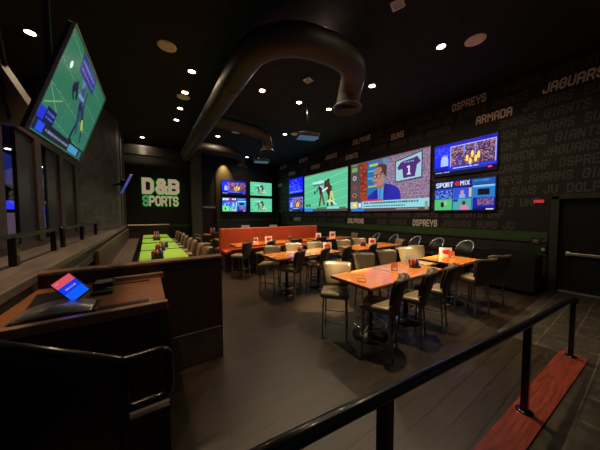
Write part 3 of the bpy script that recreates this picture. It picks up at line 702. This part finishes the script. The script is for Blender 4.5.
tabs = [(3.17, 2.59, 'orange wood bar table at left of the front long table'), (4.235, 2.59, 'orange wood bar table joined at right of the front long table'),
 (3.05, 5.24, 'orange wood bar table at left of the middle long table'), (4.115, 5.24, 'orange wood bar table joined at right of the middle long table'),
 (5.76, 5.14, 'orange wood bar table, left half of the back right table'), (6.825, 5.14, 'orange wood bar table, right half of the back right table'),
 (5.95, 2.56, 'bright orange wood bar table at far right with white card and red cup'),
 (2.98, 8.0, 'orange wood booth table at left end of the orange booth'), (4.05, 8.0, 'orange wood booth table second from left along the booth'),
 (5.12, 7.98, 'orange wood booth table in the middle of the booth'), (6.35, 7.9, 'orange wood table near the right end of the booth'), (7.42, 7.9, 'orange wood table just past the right end of the booth'),
 (2.95, 10.2, 'orange wood table behind the left end of the booth'), (3.0, 13.2, 'far wood table before the doorway'), (4.9, 13.4, 'far wood table behind the middle of the booth'), (6.9, 13.2, 'far wood table behind the right part of booth')]
for i, (x, y, lab) in enumerate(tabs): place(pt, i == 0, (x, y, 0), 0, lab, 'orange wood bar tables')
gp = make_table(1.06, 1.80, M['limetop'], M['black'])
for i, (y, lab) in enumerate([(7.28, 'nearest lime green table, just past the half wall'), (9.25, 'second lime green table from the half wall'), (11.35, 'third lime green table from the half wall'), (13.6, 'farthest lime green table, under the sign')]):
    place(gp, i == 0, (.33, y, 0), 0, lab, 'lime green tables along the left bench')

# ------------------------------------------------------------------ booth and left bench
t = thing('booth', 'long double-sided orange red vinyl booth bench behind the middle tables', 'booth', (0, 0, 0))
x0, x1 = 2.25, 6.85
MB().box(((x0+x1)/2, 8.92, .80), (x1-x0, .22, 1.52), .04, 3, smooth=True).build('backrest', M['booth'], t)
MB().box(((x0+x1)/2, 8.55, .72), (x1-x0-.06, .56, .13), .04, 3, smooth=True).build('seat', M['booth'], t)
MB().box(((x0+x1)/2, 9.30, .72), (x1-x0-.06, .56, .13), .04, 3, smooth=True).build('seat', M['booth'], t)
MB().box(((x0+x1)/2, 8.92, .33), (x1-x0-.1, 1.10, .66)).build('plinth', M['darkwood'], t)
t = thing('wall_bench', 'brown vinyl bench running along the stone ledge beside lime tables', 'bench', (0, 0, 0))
MB().box((-.66, 11.0, .72), (.50, 9.4, .12), .03).build('seat', M['benchvinyl'], t)
MB().box((-.90, 11.0, 1.05), (.08, 9.4, .60), .02).build('backrest', M['benchvinyl'], t)
MB().box((-.68, 11.0, .33), (.44, 9.3, .66)).build('plinth', M['darkwood'], t)

# ------------------------------------------------------------------ table items
def caddy(x, y, rz, lab, a='red', z=1.03):
    t = thing('condiment_caddy', lab, 'caddy', (x, y, z), rz, 'condiment caddies on the tables')
    MB().box((0, 0, .02), (.17, .13, .04), .006).box((0, .06, .07), (.17, .01, .12)).build('tray', M['black'], t)
    for dx, m, h in ((-.05, M['red'], .15), (.0, M['amber'], .13), (.05, M['blue'], .14)):
        o = MB().lathe([(.021, .0), (.022, h*.65), (.010, h*.85)], (dx, 0, .04), 12).build('bottle', m, t)
        MB().lathe([(.012, h*.85), (.010, h), (.002, h+.01)], (dx, 0, .04), 12).build('cap', M['white'], o)
    MB().box((-.06, .04, .10), (.03, .03, .14), .004).build('napkins', M['white'], t)
    return t
def tent(x, y, rz, lab, w=.17, h=.20, z=1.03, redbase=False):
    t = thing('menu_card', lab, 'menu card', (x, y, z), rz, 'standing menu cards on the tables')
    b = MB()
    b.add([(-w/2, -.035, 0), (w/2, -.035, 0), (w/2, 0, h), (-w/2, 0, h), (-w/2, .035, 0), (w/2, .035, 0)], [(0, 1, 2, 3), (4, 3, 2, 5), (0, 4, 5, 1), (0, 3, 4), (1, 5, 2)])
    b.build('card', M['orange'] if redbase else M['white'], t)
    cup = MB(); zz = lambda v: -.036+.035*v/h
    if redbase:
        cup.add([(-w*.3, zz(h*.1)-.002, h*.1), (w*.3, zz(h*.1)-.002, h*.1), (w*.3, zz(h*.42)-.002, h*.42), (-w*.3, zz(h*.42)-.002, h*.42)], [(0, 1, 2, 3)])
        cup.build('printed_panel', M['white'], t)
    else:
        cup.add([(-w*.18, zz(h*.2)-.002, h*.2), (w*.28, zz(h*.2)-.002, h*.2), (w*.36, zz(h*.5)-.002, h*.5), (w*.30, zz(h*.7)-.002, h*.7), (-w*.2, zz(h*.7)-.002, h*.7), (-w*.3, zz(h*.5)-.002, h*.5)], [(0, 1, 2, 3, 4, 5)])
        cup.build('printed_cup', M['red'], t)
    return t
def frame(x, y, rz, lab):
    b = MB(); b.tube([(-.06, 0, .004), (-.06, 0, .055), (.06, 0, .055), (.06, 0, .004), (-.06, 0, .004)], .0045, 6)
    b.tube([(-.055, .03, .004), (-.06, 0, .055)], .004, 6).tube([(.055, .03, .004), (.06, 0, .055)], .004, 6)
    o = b.build('table_marker', M['orange'], None, (x, y, 1.032)); o.rotation_euler.z = R(rz)
    tag(o, lab, 'table marker', 'small orange wire table markers')
F = -38
frame(2.78, 2.44, -50, 'small orange wire table marker on the left end of front table')
tent(3.86, 2.60, F, 'orange menu card standing in the middle of front long table', .11, .15, redbase=True)
caddy(4.42, 2.52, F, 'condiment caddy at the right end of the front long table')
tent(4.50, 2.68, F, 'white menu card with red cup at right end of front table', .14, .19)
frame(5.58, 2.48, -50, 'small orange wire table marker on the right-hand table')
tent(6.06, 2.56, F, 'orange menu card on the right-hand table, left of white card', .13, .17, redbase=True)
tent(6.38, 2.84, -42, 'wide white card with red cup on the right-hand table', .30, .20)
frame(2.62, 5.0, -30, 'small orange wire table marker on the middle long table')
caddy(3.55, 5.34, F, 'condiment caddy in the middle of middle long table')
tent(4.48, 5.28, F, 'white menu card with red cup at right end of middle table', .26, .23)
frame(5.42, 5.02, -30, 'small orange wire table marker on the back right table')
caddy(5.98, 5.2, F, 'dark condiment caddy on the back right table')
tent(6.60, 5.34, F, 'white menu card with red cup on the back right table', .24, .22)
tent(3.42, 8.2, -25, 'blue and white menu card on the left booth table', .17, .2)
tent(3.95, 8.2, -25, 'white menu card with red cup on second booth table', .28, .22)
frame(2.60, 7.95, -30, 'small orange wire table marker on the left booth table')
caddy(4.9, 8.1, -25, 'condiment caddy on the middle booth table, before orange backrest')
tent(6.28, 8.0, -35, 'white menu card on the table near the booth right end', .24, .24)
tent(7.1, 8.0, -40, 'white menu card on the table past the booth end', .26, .26)
for yv, xx, lab in ((6.55, .18, 'condiment caddy at the near end of the nearest lime green table'), (7.95, .30, 'condiment caddy at the far end of the nearest lime green table'), (8.65, .42, 'condiment caddy on the second lime green table'),
                (11.3, .30, 'condiment caddy on the third lime green table'), (13.5, .36, 'condiment caddy on the farthest lime green table')):
    c = caddy(xx, yv, 0, lab); c.scale = (1.5, 1.3, 1.25)
caddy(3.0, 13.2, 0, 'condiment caddy on the far table before the doorway').scale = (1.6, 1.6, 1.8)
tent(4.9, 13.3, -10, 'white card on the far table behind the booth middle', .5, .42)
tent(6.7, 13.2, -10, 'white card on the far table behind the booth right part', .5, .40)
tent(2.9, 10.2, -10, 'white card on the table behind the booth left end', .2, .2)

# ------------------------------------------------------------------ black barrel seats along the right wall
def barrel():
    t = thing('barrel_chair', '', 'armchair', (0, 0, 0), 0)
    b = MB(); n = 14; vs = []; fs = []
    for k in range(n+1):
        a = math.pi*k/n; c, s_ = math.cos(a), math.sin(a)
        hz = .92+.32*math.sin(a)**.7
        for r in (.30, .38):
            vs += [(r*c, -.05-r*s_*.9, .30), (r*c, -.05-r*s_*.9, hz-(0 if r < .35 else .02))]
    for k in range(n):
        a = k*4; c = a+4
        fs += [(a, c, c+1, a+1), (a+2, a+3, c+3, c+2), (a+1, c+1, c+3, a+3), (a, a+2, c+2, c)]
    fs += [(0, 1, 3, 2), (n*4, n*4+2, n*4+3, n*4+1)]
    b.add(vs, fs, True); b.build('shell', M['blackgloss'], t)
    MB().box((0, .05, .70), (.56, .52, .14), .05, 3, smooth=True).build('seat', M['blackgloss'], t)
    MB().box((0, .02, .36), (.62, .56, .56), .03).build('body', M['black'], t)
    MB().tube([(.34*math.cos(math.pi*k/12), -.05-.31*math.sin(math.pi*k/12), .935+.32*math.sin(math.pi*k/12)**.7) for k in range(13)], .028, 8).build('chrome_rim', M['rim'], t)
    MB().lathe([(.24, 0), (.24, .02), (.06, .05), (.06, .1)], n=24).build('base', M['chrome'], t)
    return t
bp = barrel()
for i, (x, y, lab) in enumerate([(8.6, 6.9, 'black barrel chair with chrome rim by right wall, farthest from camera'), (8.55, 5.95, 'black barrel chair with chrome rim by right wall, second farthest'), (8.55, 5.0, 'black barrel chair with chrome rim by right wall, middle of five'),
                                 (8.5, 4.15, 'black barrel chair with chrome rim by right wall, behind the right table card'), (8.45, 3.25, 'black barrel chair with chrome rim by right wall, nearest to camera')]):
    o = place(bp, i == 0, (x, y, 0), 60+i*4, lab, 'black barrel chairs along the right wall'); o.scale = (.78, .78, .97)
# black covered cart
t = thing('covered_cart', 'large black covered cart with rounded top beside the door frame', 'cart', (8.42, 2.12, 0), 0)
b = MB(); pr = []; n = 12
prof = [(-.62, .10), (-.62, .98)]+[(-.62+1.24*k/n, .98+.16*math.sin(math.pi*k/n)**.6) for k in range(1, n)]+[(.62, .98), (.62, .10)]
vs = [(-.38, p[0], p[1]) for p in prof]+[(.38, p[0], p[1]) for p in prof]; N = len(prof)
b.add(vs, [tuple(range(N)), tuple(range(2*N-1, N-1, -1))]+[(i, N+i, N+(i+1) % N, (i+1) % N) for i in range(N)])
b.build('cover', M['black'], t)
for sx in (-.3, .3):
    for sy in (-.5, .5): MB().lathe([(.05, -.02), (.05, .02)], mx=Matrix.Translation((sx, sy, .05)) @ Matrix.Rotation(R(90), 4, 'X'), n=16).tube([(sx, sy, .05), (sx, sy, .11)], .012).build('caster', M['rail'], t)
# small wall fittings
tag(MB().box((XW-.03, 1.70, 2.44), (.05, .20, .085), .006).build('alarm_light', M['redled']), 'small glowing red alarm light on right wall by door', 'alarm light')
t = tag(MB().box((XW-.03, 1.72, 1.33), (.06, .24, .22), .008).build('control_box', M['wain']), 'small wall control box on the green band by the door', 'control box')
MB().box((XW-.065, 1.72, 1.32), (.012, .12, .08), .003).build('label_plate', M['tan'], t)
t = tag(MB().box((XW-.06, 1.56, 1.12), (.10, .10, .16), .01).build('sanitizer_dispenser', M['black']), 'small dispenser with pale green label beside the door frame', 'dispenser')
MB().box((XW-.113, 1.56, 1.10), (.006, .07, .09)).build('label_plate', mat('pale_green_label', (.25, .42, .30), .5), t)

# ------------------------------------------------------------------ illuminated sign
t = thing('wall_sign', 'halo-lit D&B SPORTS letters glowing green on the black wall', 'sign', (0, 16.2, 0))
tag(t); t.name = 'lit_sign'
def signword(txt, x, z, w, h, m, nm='letter', wt=1.6, gap=2.0):
    x_ = x; W = textw(txt, wt, gap)+wt; k = w/W
    for ch in txt:
        cw = (ADV.get(ch, 4)+wt+(.5 if ch == '&' else 0))*k
        mm = m if not (txt == 'SPORTS' and ch == 'S' and abs(x_-x) < .01) else M['faceg']
        o = letters(MB(), ch, (x_, -.10, z), (1, 0, 0), (0, 0, 1), h, cw, wt=wt, thick=.05).build(nm, mm, t)
        letters(MB(), ch, (x_-.028, -.045, z-.028), (1, 0, 0), (0, 0, 1), h+.056, cw+.056, wt=wt*1.05, thick=.03, grow=.05).build('halo_backing', M['halo'], o)
        x_ += (ADV.get(ch, 4)+gap)*k+(0 if ch != '&' else .04)
signword('D&B', -.20, 3.32, 1.84, .90, M['face'], gap=2.6, wt=1.75)
signword('SPORTS', -.18, 2.62, 1.80, .58, M['face'], gap=2.4, wt=1.5)

# ------------------------------------------------------------------ televisions and projection screens
def tv(name, label, pic, w, h, loc, rz, m=SM, cat='television', group=None, bez_=.03, backm=None, tilt=0, dep=.06):
    t = thing(name, label, cat, loc, rz, group)
    MB().box((0, dep/2+.004, 0), (w+2*bez_, dep, h+2*bez_), .01).build('housing', backm or M['black'], t)
    s = screen('screen', pic, w, h, m, t); s.location = (0, -.0015, 0)
    return t
# right wall faces -X : local -Y -> world -X  => rz = -90 
def rw(name, label, pic, ya, yb, za, zb, m, **k):
    dz = lambda y: .5526*9.2+.8334*y          # distance in front of the viewpoint the broadcast picture was laid out for
    warp(pic, dz(yb), dz(ya)); return tv(name, label, pic, yb-ya, zb-za, (XW-.075, (ya+yb)/2, (za+zb)/2), -90, m, **k)
rw('projection_screen', 'big wall screen showing a football tackle on a pale green field', football(220, 132), 9.08, 13.22, 2.28, 4.70, SP, cat='screen', dep=.05, group='large wall screens')
rw('projection_screen', 'largest wall screen showing a presenter in a blue suit', studio(300, 180), 4.70, 8.86, 2.24, 4.70, SP, cat='screen', dep=.05, group='large wall screens')
rw('television', 'upper television right of the largest screen, showing yellow players and crowd', crowd(150, 86), 2.66, 4.53, 3.50, 4.62, SB, group='wall televisions')
rw('television', 'lower television right of the largest screen, showing six small pictures', mix(150, 86), 2.66, 4.50, 2.20, 3.28, SM, group='wall televisions')
rw('television', 'upper deep blue television left of the football screen, right wall', bluetv(60, 36), 13.42, 15.30, 3.64, 4.74, SB, group='wall televisions')
rw('television', 'lower television left of the football screen, blue with crowd, right wall', crowd(64, 36), 13.42, 15.30, 2.30, 3.40, SB, group='wall televisions')
def bw(label, pic, xa, xb, za, zb, m): tv('television', label, pic, xb-xa, zb-za, ((xa+xb)/2, 17.30, (za+zb)/2), 0, m, group='wall televisions')
bw('upper left television on the back wall, blue with pink crowd', crowd(80, 46), 4.62, 6.44, 3.58, 4.62, SB)
bw('lower left television on the back wall, blue multi-picture', mix(80, 46), 4.62, 6.44, 2.32, 3.34, SB)
bw('upper right television on the back wall, pale green football field', football(80, 46, False), 6.80, 8.66, 3.60, 4.66, SM)
bw('lower right television on the back wall, pale green football field', football(80, 46, False), 6.80, 8.66, 2.30, 3.38, SM)
# hanging television top left
def frame_from(P, name, label, pic, m, backm, bz=.010, dep=.035, w=None, h=None):
    P = [Vector(p) for p in P]; c = sum(P, Vector())/4
    ex = ((P[1]-P[0])+(P[2]-P[3])).normalized(); ez = ((P[0]-P[3])+(P[1]-P[2])); ez = (ez-ex*ez.dot(ex)).normalized(); ey = ez.cross(ex)
    t = thing(name, label, 'television'); t.matrix_world = Matrix.Translation(c) @ Matrix((ex, ey, ez)).transposed().to_4x4()
    W = w or ((P[1]-P[0]).length+(P[2]-P[3]).length)/2; H_ = h or ((P[0]-P[3]).length+(P[1]-P[2]).length)/2
    MB().box((0, dep/2+.004, 0), (W+2*bz, dep, H_+2*bz), .008).build('housing', backm, t)
    MB().box((0, -.001, H_/2+bz), (W+2*bz, .02, .014)).box((-W/2-bz, -.001, 0), (.014, .02, H_+2*bz)).box((W/2+bz, -.001, 0), (.014, .02, H_+2*bz)).build('edge_trim', M['silver'], t)
    s = screen('screen', pic, W, H_, m, t); s.location = (0, -.0015, 0)
    return t, c, W, H_
t, c, W, H_ = frame_from([(-.41, 2.42, 3.52), (-.42, 3.92, 3.58), (-.69, 3.95, 2.78), (-.69, 2.45, 2.72)], 'hanging_television', 'large tilted television hanging at top left showing football', field2(200, 112), SM, M['black'])
MB().box((0, .12, 0), (.4, .12, .3), .01).build('mount_plate', M['rail'], t)
inv = t.matrix_world.inverted()
MB().tube([inv @ Vector((-.74, 3.2, 3.2)), inv @ Vector((-.74, 3.2, 6.2))], .03).build('ceiling_pole', M['rail'], t)
# second hanging television: only its tan rear is seen
t = thing('television_housing', 'tan-backed television hung at the left edge, its rear turned to the room', 'television', (-1.70, 5.03, 4.0))
q = [Vector(v)-Vector(t.location) for v in ((-1.98, 5.31, 4.81), (-1.34, 4.82, 3.63), (-1.36, 4.82, 3.34), (-2.02, 5.26, 3.45))]
nn = (q[1]-q[0]).cross(q[3]-q[0]).normalized()
if nn.dot(Vector((1, -3, -1))) < 0: nn = -nn
b = MB(); b.add([tuple(v) for v in q]+[tuple(v-nn*.12) for v in q], [(0, 1, 2, 3), (7, 6, 5, 4), (0, 4, 5, 1), (1, 5, 6, 2), (2, 6, 7, 3), (3, 7, 4, 0)]); b.build('rear_cover', M['tvback'], t)
b = MB()
for u0, u1 in ((.28, .5), (.48, .72), (.1, .3)):
    p0 = q[0].lerp(q[1], u0); p1 = q[3].lerp(q[2], u1); b.tube([p0.lerp(p1, .25)+nn*.005, p0.lerp(p1, .9)+nn*.005], .018, 6)
b.build('shadow_mark', M['black'], t)  # dark bars stand in for shadow marks on the rear cover
b = MB().tube([q[0].lerp(q[1], .5)-nn*.06, Vector((-1.78, 5.0, 6.2))-Vector(t.location)], .03, 8); b.build('ceiling_pole', M['rail'], t)
# small television on the left wall near the sign
t, c, W, H_ = frame_from([(-.54, 11.62, 3.70), (-.475, 12.37, 3.82), (-.85, 12.37, 3.02), (-.91, 11.62, 2.90)], 'bracket_television', 'small tilted television on a bracket beside the lit sign', bluetv(40, 24), SDIM, M['black'])
MB().box((0, .12, 0), (.3, .16, .26), .02).tube([(0, .12, 0), tuple(t.matrix_world.inverted() @ Vector((-1.13, 12.15, 3.3)))], .035).build('bracket', M['rail'], t)

# ------------------------------------------------------------------ ceiling fittings
def downlight(x, y, lab, r=.10, z=ZC, m='lamp', grp='recessed ceiling downlights'):
    t = thing('ceiling_light', lab, 'ceiling light', (x, y, z), 0, grp)
    MB().lathe([(r*.95, -.02), (r*1.35, -.024), (r*1.4, 0), (r*.95, 0)], n=20).build('trim_ring', M['duct'], t)
    MB().lathe([(.001, -.022), (r*.6, -.03), (r, -.018)], n=20).build('lens', M[m], t)
for x, y, lab in [(1.18, 7.35, 'ceiling downlight, nearest of the left row'), (1.17, 8.71, 'ceiling downlight, second nearest of the left row'), (1.17, 10.1, 'ceiling downlight, third nearest of the left row'), (-.11, 14.9, 'ceiling downlight in front of the lit sign'),
    (3.28, 7.19, 'ceiling downlight inside the big duct bend'), (3.2, 12.57, 'ceiling downlight between the second and third duct branches'), (4.75, 7.2, 'ceiling downlight just left of the near projector pole'), (6.03, 7.02, 'ceiling downlight left of the big round duct outlet'),
    (6.1, 5.01, 'ceiling downlight just right of the big duct outlet'), (6.11, 2.94, 'ceiling downlight nearest the ceiling speaker at upper right'), (-2.07, 7.8, 'ceiling downlight at upper left behind the hanging television'), (5.99, 10.4, 'ceiling downlight beyond the near projector'), (6.07, 15.99, 'farthest ceiling downlight, near the back wall'),
    (1.17, 11.4, 'ceiling downlight, farthest of the left row')]:
    downlight(x, y, lab)
def speaker(x, y, lab, r=.21):
    t = thing('ceiling_speaker', lab, 'speaker', (x, y, ZC), 0, 'round ceiling speakers')
    MB().lathe([(.001, -.015), (r*.9, -.015)], n=28).build('grille', M['speaker'], t)
    MB().lathe([(r*.9, -.02), (r, -.012), (r, 0), (r*.9, 0)], n=28).build('rim', M['speaker'], t)
for x, y, lab in [(.52, 6.62, 'round ceiling speaker at upper left near the duct'), (6.58, 2.4, 'round ceiling speaker at upper right beside a downlight'), (3.8, 11.48, 'round ceiling speaker by the second duct branch'), (6.42, 10.12, 'round ceiling speaker behind the near projector'), (1.17, 9.1, 'small round ceiling speaker beside the left row of lights')]: speaker(x, y, lab)
for x, y, lab in [(4.22, 5.89, 'small square ceiling vent beside the near projector pole'), (4.2, 2.85, 'small square ceiling vent near the top of the view')]:
    t = thing('ceiling_vent', lab, 'vent', (x, y, ZC), 20, 'small square ceiling vents')
    MB().box((0, 0, -.012), (.24, .24, .024), .006).build('frame', M['speaker'], t)
    MB().box((0, 0, -.026), (.16, .16, .006)).build('grille', M['silver'], t)
# ducts
t = thing('air_duct', 'large round brown air duct with branches curving under the ceiling', 'duct', (0, 0, 0))
MB().tube(bez([(1.98, 16.15, 5.62), (1.98, 12, 5.62), (1.98, 8, 5.62), (1.98, 5.3, 5.62), (2.12, 4.55, 5.62), (2.6, 4.05, 5.62), (3.3, 3.88, 5.62), (3.95, 3.92, 5.62), (4.4, 4.2, 5.60), (4.62, 4.52, 5.42), (4.68, 4.68, 5.1)], 8), .30, 24).build('main_run', M['duct'], t)
MB().tube(bez([(2.1, 9.2, 5.66), (3.0, 9.25, 5.66), (3.9, 9.35, 5.64), (4.45, 9.55, 5.56), (4.66, 9.72, 5.3), (4.68, 9.76, 5.05)], 7), .23, 20).build('branch', M['duct'], t)
MB().tube(bez([(2.1, 13.1, 5.66), (3.2, 13.2, 5.66), (4.1, 13.3, 5.64), (4.6, 13.45, 5.54), (4.8, 13.6, 5.3), (4.82, 13.62, 5.05)], 7), .25, 20).build('branch', M['duct'], t)
for x, y, z, r in ((4.69, 4.70, 5.02, .36), (4.68, 9.77, 4.98, .30), (4.82, 13.63, 4.98, .32)):
    b = MB().lathe([(r*.8, .12), (r*1.1, .02), (r*1.12, -.02), (r*.98, -.03), (r*.9, .02)], (x, y, z), 28)
    for k in (.72, .5, .28): b.lathe([(r*k, .03), (r*k+.04, -.02), (r*k+.03, -.03), (r*k-.01, .02)], (x, y, z), 24)
    b.lathe([(.001, -.02), (r*.15, -.02), (r*.12, .03)], (x, y, z), 16).build('outlet_diffuser', M['duct'], t)
for yv in (6.2, 8.4, 10.6, 12.8, 15):
    ring = [(1.98+.305*math.cos(a*math.pi/12), yv, 5.62+.305*math.sin(a*math.pi/12)) for a in range(25)]
    MB().tube(ring, .012, 6).tube([(1.98-.3, yv, 5.62), (1.98-.3, yv, ZC)], .008, 6).tube([(1.98+.3, yv, 5.62), (1.98+.3, yv, ZC)], .008, 6).build('hanger', M['duct'], t)
# projectors
for x, y, z, lab in [(5.02, 7.05, 4.98, 'ceiling-hung projector on a long pole before the large wall screens'), (5.25, 11.7, 5.0, 'farther ceiling-hung projector near the back wall')]:
    t = thing('projector', lab, 'projector', (x, y, z), -18, 'ceiling-hung projectors')
    MB().box((0, 0, 0), (.78, .56, .13), .03, 3).build('body', M['black'], t)
    MB().box((0, 0, -.072), (.72, .50, .016), .004).build('underside_sheen', M['screen_sheen'], t)  # glowing sheet imitates the reflected screen light
    MB().lathe([(.06, 0), (.075, .05), (.05, .06)], mx=Matrix.Translation((.39, .08, 0)) @ Matrix.Rotation(R(90), 4, 'Y'), n=20).build('lens', M['chrome'], t)
    MB().box((0, 0, .12), (.34, .26, .10), .01).box((-.2, .1, .09), (.06, .06, .06)).box((.2, -.1, .09), (.06, .06, .06)).build('mount', M['rail'], t)
    MB().tube([(0, 0, .12), (0, 0, ZC-z-.02)], .028).build('pole', M['rail'], t)
    MB().lathe([(.09, -.03), (.09, 0)], (0, 0, ZC-z), 18).build('ceiling_plate', M['rail'], t)
# light strip sign over far doorway
tag(MB().box((3.72, 17.30, 2.60), (.80, .04, .10), .006).build('doorway_sign', M['beige']), 'pale strip sign over the dark far doorway', 'sign')

# ------------------------------------------------------------------ arcade beyond the partition
def cabinet(x, y, rz, lab, sm_, nm_):
    t = thing('arcade_cabinet', lab, 'arcade machine', (x, y, 0), rz, 'arcade machines beyond the partition')
    MB().box((0, .3, 1.25), (.8, .6, 2.5), .02).box((0, -.12, .5), (.8, .4, 1.0), .03).build('body', M['black'], t)
    MB().box((0, -.01, 1.85), (.68, .03, .62)).build('display', sm_, t)
    MB().box((0, -.02, 2.36), (.76, .05, .22), .01).build('marquee', nm_, t)
    MB().box((0, -.15, 1.04), (.72, .36, .06), .01).build('control_deck', M['panel'], t)
cabinet(-3.9, 12.0, 20, 'arcade machine with pale pink screen seen through the left opening', M['pink'], M['bluel'])
cabinet(-4.0, 14.9, 20, 'arcade machine with violet screen seen through the middle opening', M['violet'], M['bluel'])
cabinet(-3.8, 20.3, 15, 'far arcade machine seen through the right opening beside the panel wall', M['violet'], M['bluel'])
cabinet(-3.1, 9.0, 20, 'nearer arcade machine at the left edge of the view', M['pink'], M['bluel'])
for x, y, z0, z1, lab in [(-4.6, 13.6, 2.2, 3.3, 'upright blue neon tube in the arcade, left opening'), (-4.6, 17.2, 2.1, 3.2, 'upright blue neon tube in the arcade, middle opening'), (-4.2, 22.3, 1.7, 3.0, 'upright blue neon tube in the arcade, right opening')]:
    tag(MB().tube([(x, y, z0), (x, y, z1)], .07).tube([(x, y, z0-.05), (x, y, 0)], .03).build('neon_tube', M['bluel']), lab, 'neon light', 'blue neon tubes in the arcade')
for x, y, lab in [(-2.85, 9.0, 'ceiling light in the arcade seen through the left opening'), (-3.05, 11.7, 'ceiling light in the arcade seen through the middle opening'), (-2.95, 16.3, 'ceiling light in the arcade seen through the right opening')]:
    downlight(x, y, lab, .11, 3.79, 'lampw', 'arcade ceiling lights')

# ================================================================== LIGHT
def spot(x, y, P, ang=70, blend=.8, col=(1, .77, .51), tgt=None, z=ZC-.06, size=.08):
    l = bpy.data.lights.new('spot', 'SPOT'); l.energy = P; l.spot_size = R(ang); l.spot_blend = blend; l.color = col; l.shadow_soft_size = size
    o = bpy.data.objects.new('downlight_and_added_beam', l); COL.objects.link(o); o.location = (x, y, z)  # serves the ceiling downlights and the beams added for brightness
    if tgt: o.rotation_euler = (Vector(tgt)-Vector((x, y, z))).to_track_quat('-Z', 'Y').to_euler()
    return o
def area(x, y, z, P, sx, sy, col, rot=(0, 0, 0)):
    l = bpy.data.lights.new('area', 'AREA'); l.shape = 'RECTANGLE'; l.size = sx; l.size_y = sy; l.energy = P; l.color = col
    o = bpy.data.objects.new('light', l); COL.objects.link(o); o.location = (x, y, z); o.rotation_euler = rot; return o
for x, y, P in [(3.28, 7.19, 420), (4.75, 7.2, 330), (6.03, 7.02, 380), (6.1, 5.01, 430), (6.11, 2.94, 430), (3.35, 4.0, 330), (3.5, 2.0, 400), (5.6, 1.6, 160), (3.6, 5.3, 330), (1.18, 7.35, 240), (5.99, 10.4, 300), (3.2, 12.57, 300), (6.07, 15.99, 150), (-.11, 14.9, 300), (3.2, 9.9, 250)]:  # includes a beam added to brighten the middle long table
    spot(x, y, P*.40, 165, 1)
    spot(x, y, P*2.8, 44, 1)
spot(3.2, .9, 8000, 13, .7, tgt=(3.3, 3.45, 1.12))  # added narrow beam to brighten the far chair backs, no fitting there
spot(4.6, 3.2, 2800, 16, .7, tgt=(3.9, 5.9, .95))  # added beam for the chair backs behind the middle table
spot(5.9, .9, 4500, 14, .7, tgt=(5.9, 3.3, 1.0))  # likewise added, brightens the far chairs of the right table
# over the lime tables
for y in (8.7, 10.1, 11.4, 13.2): spot(.4, y, 420, 50, .6, (1, .92, .62))
spot(6.5, .8, 330, 44, .9, (1, .72, .42))
spot(4.7, .3, 70, 34, .9, (1, .60, .42))
spot(-.6, 2.9, 420, 55, .9, (1, .70, .42))
spot(4.75, 16.95, 900, 62, 1, (1, .62, .18), (4.8, 17.4, 5.0), 6.1, .02)
spot(-.9, 6.0, 380, 70, .9, (1, .75, .50))
spot(-.9, 3.2, 240, 80, .9, (1, .75, .50))  # added to light the tan television rear and the ledge
area(-4.5, 14, 3.7, 14, 3, 12, (.10, .14, 1))

w = bpy.data.worlds.new('world'); S.world = w; w.use_nodes = True
w.node_tree.nodes['Background'].inputs[0].default_value = (.30, .28, .40, 1); w.node_tree.nodes['Background'].inputs[1].default_value = .085

# ================================================================== CAMERA
cam = bpy.data.cameras.new('camera'); cam.sensor_width = 36; cam.lens = 230/600*36; cam.clip_start = .05
co = bpy.data.objects.new('camera', cam); COL.objects.link(co); S.camera = co
yaw, pitch, roll = R(33.55), R(2.70), R(.18)
Fv = Vector((math.sin(yaw)*math.cos(pitch), math.cos(yaw)*math.cos(pitch), -math.sin(pitch)))
R0 = Vector((math.cos(yaw), -math.sin(yaw), 0)); D = Fv.cross(R0)
r_ = R0*math.cos(roll)+D*math.sin(roll); d_ = -R0*math.sin(roll)+D*math.cos(roll)
co.matrix_world = Matrix.Translation((0, 0, 2.1)) @ Matrix((r_, -d_, -Fv)).transposed().to_4x4()
S.view_settings.view_transform = 'Standard'; S.view_settings.look = 'None'; S.view_settings.exposure = 0; S.view_settings.gamma = 1
S.view_settings.use_curve_mapping = False
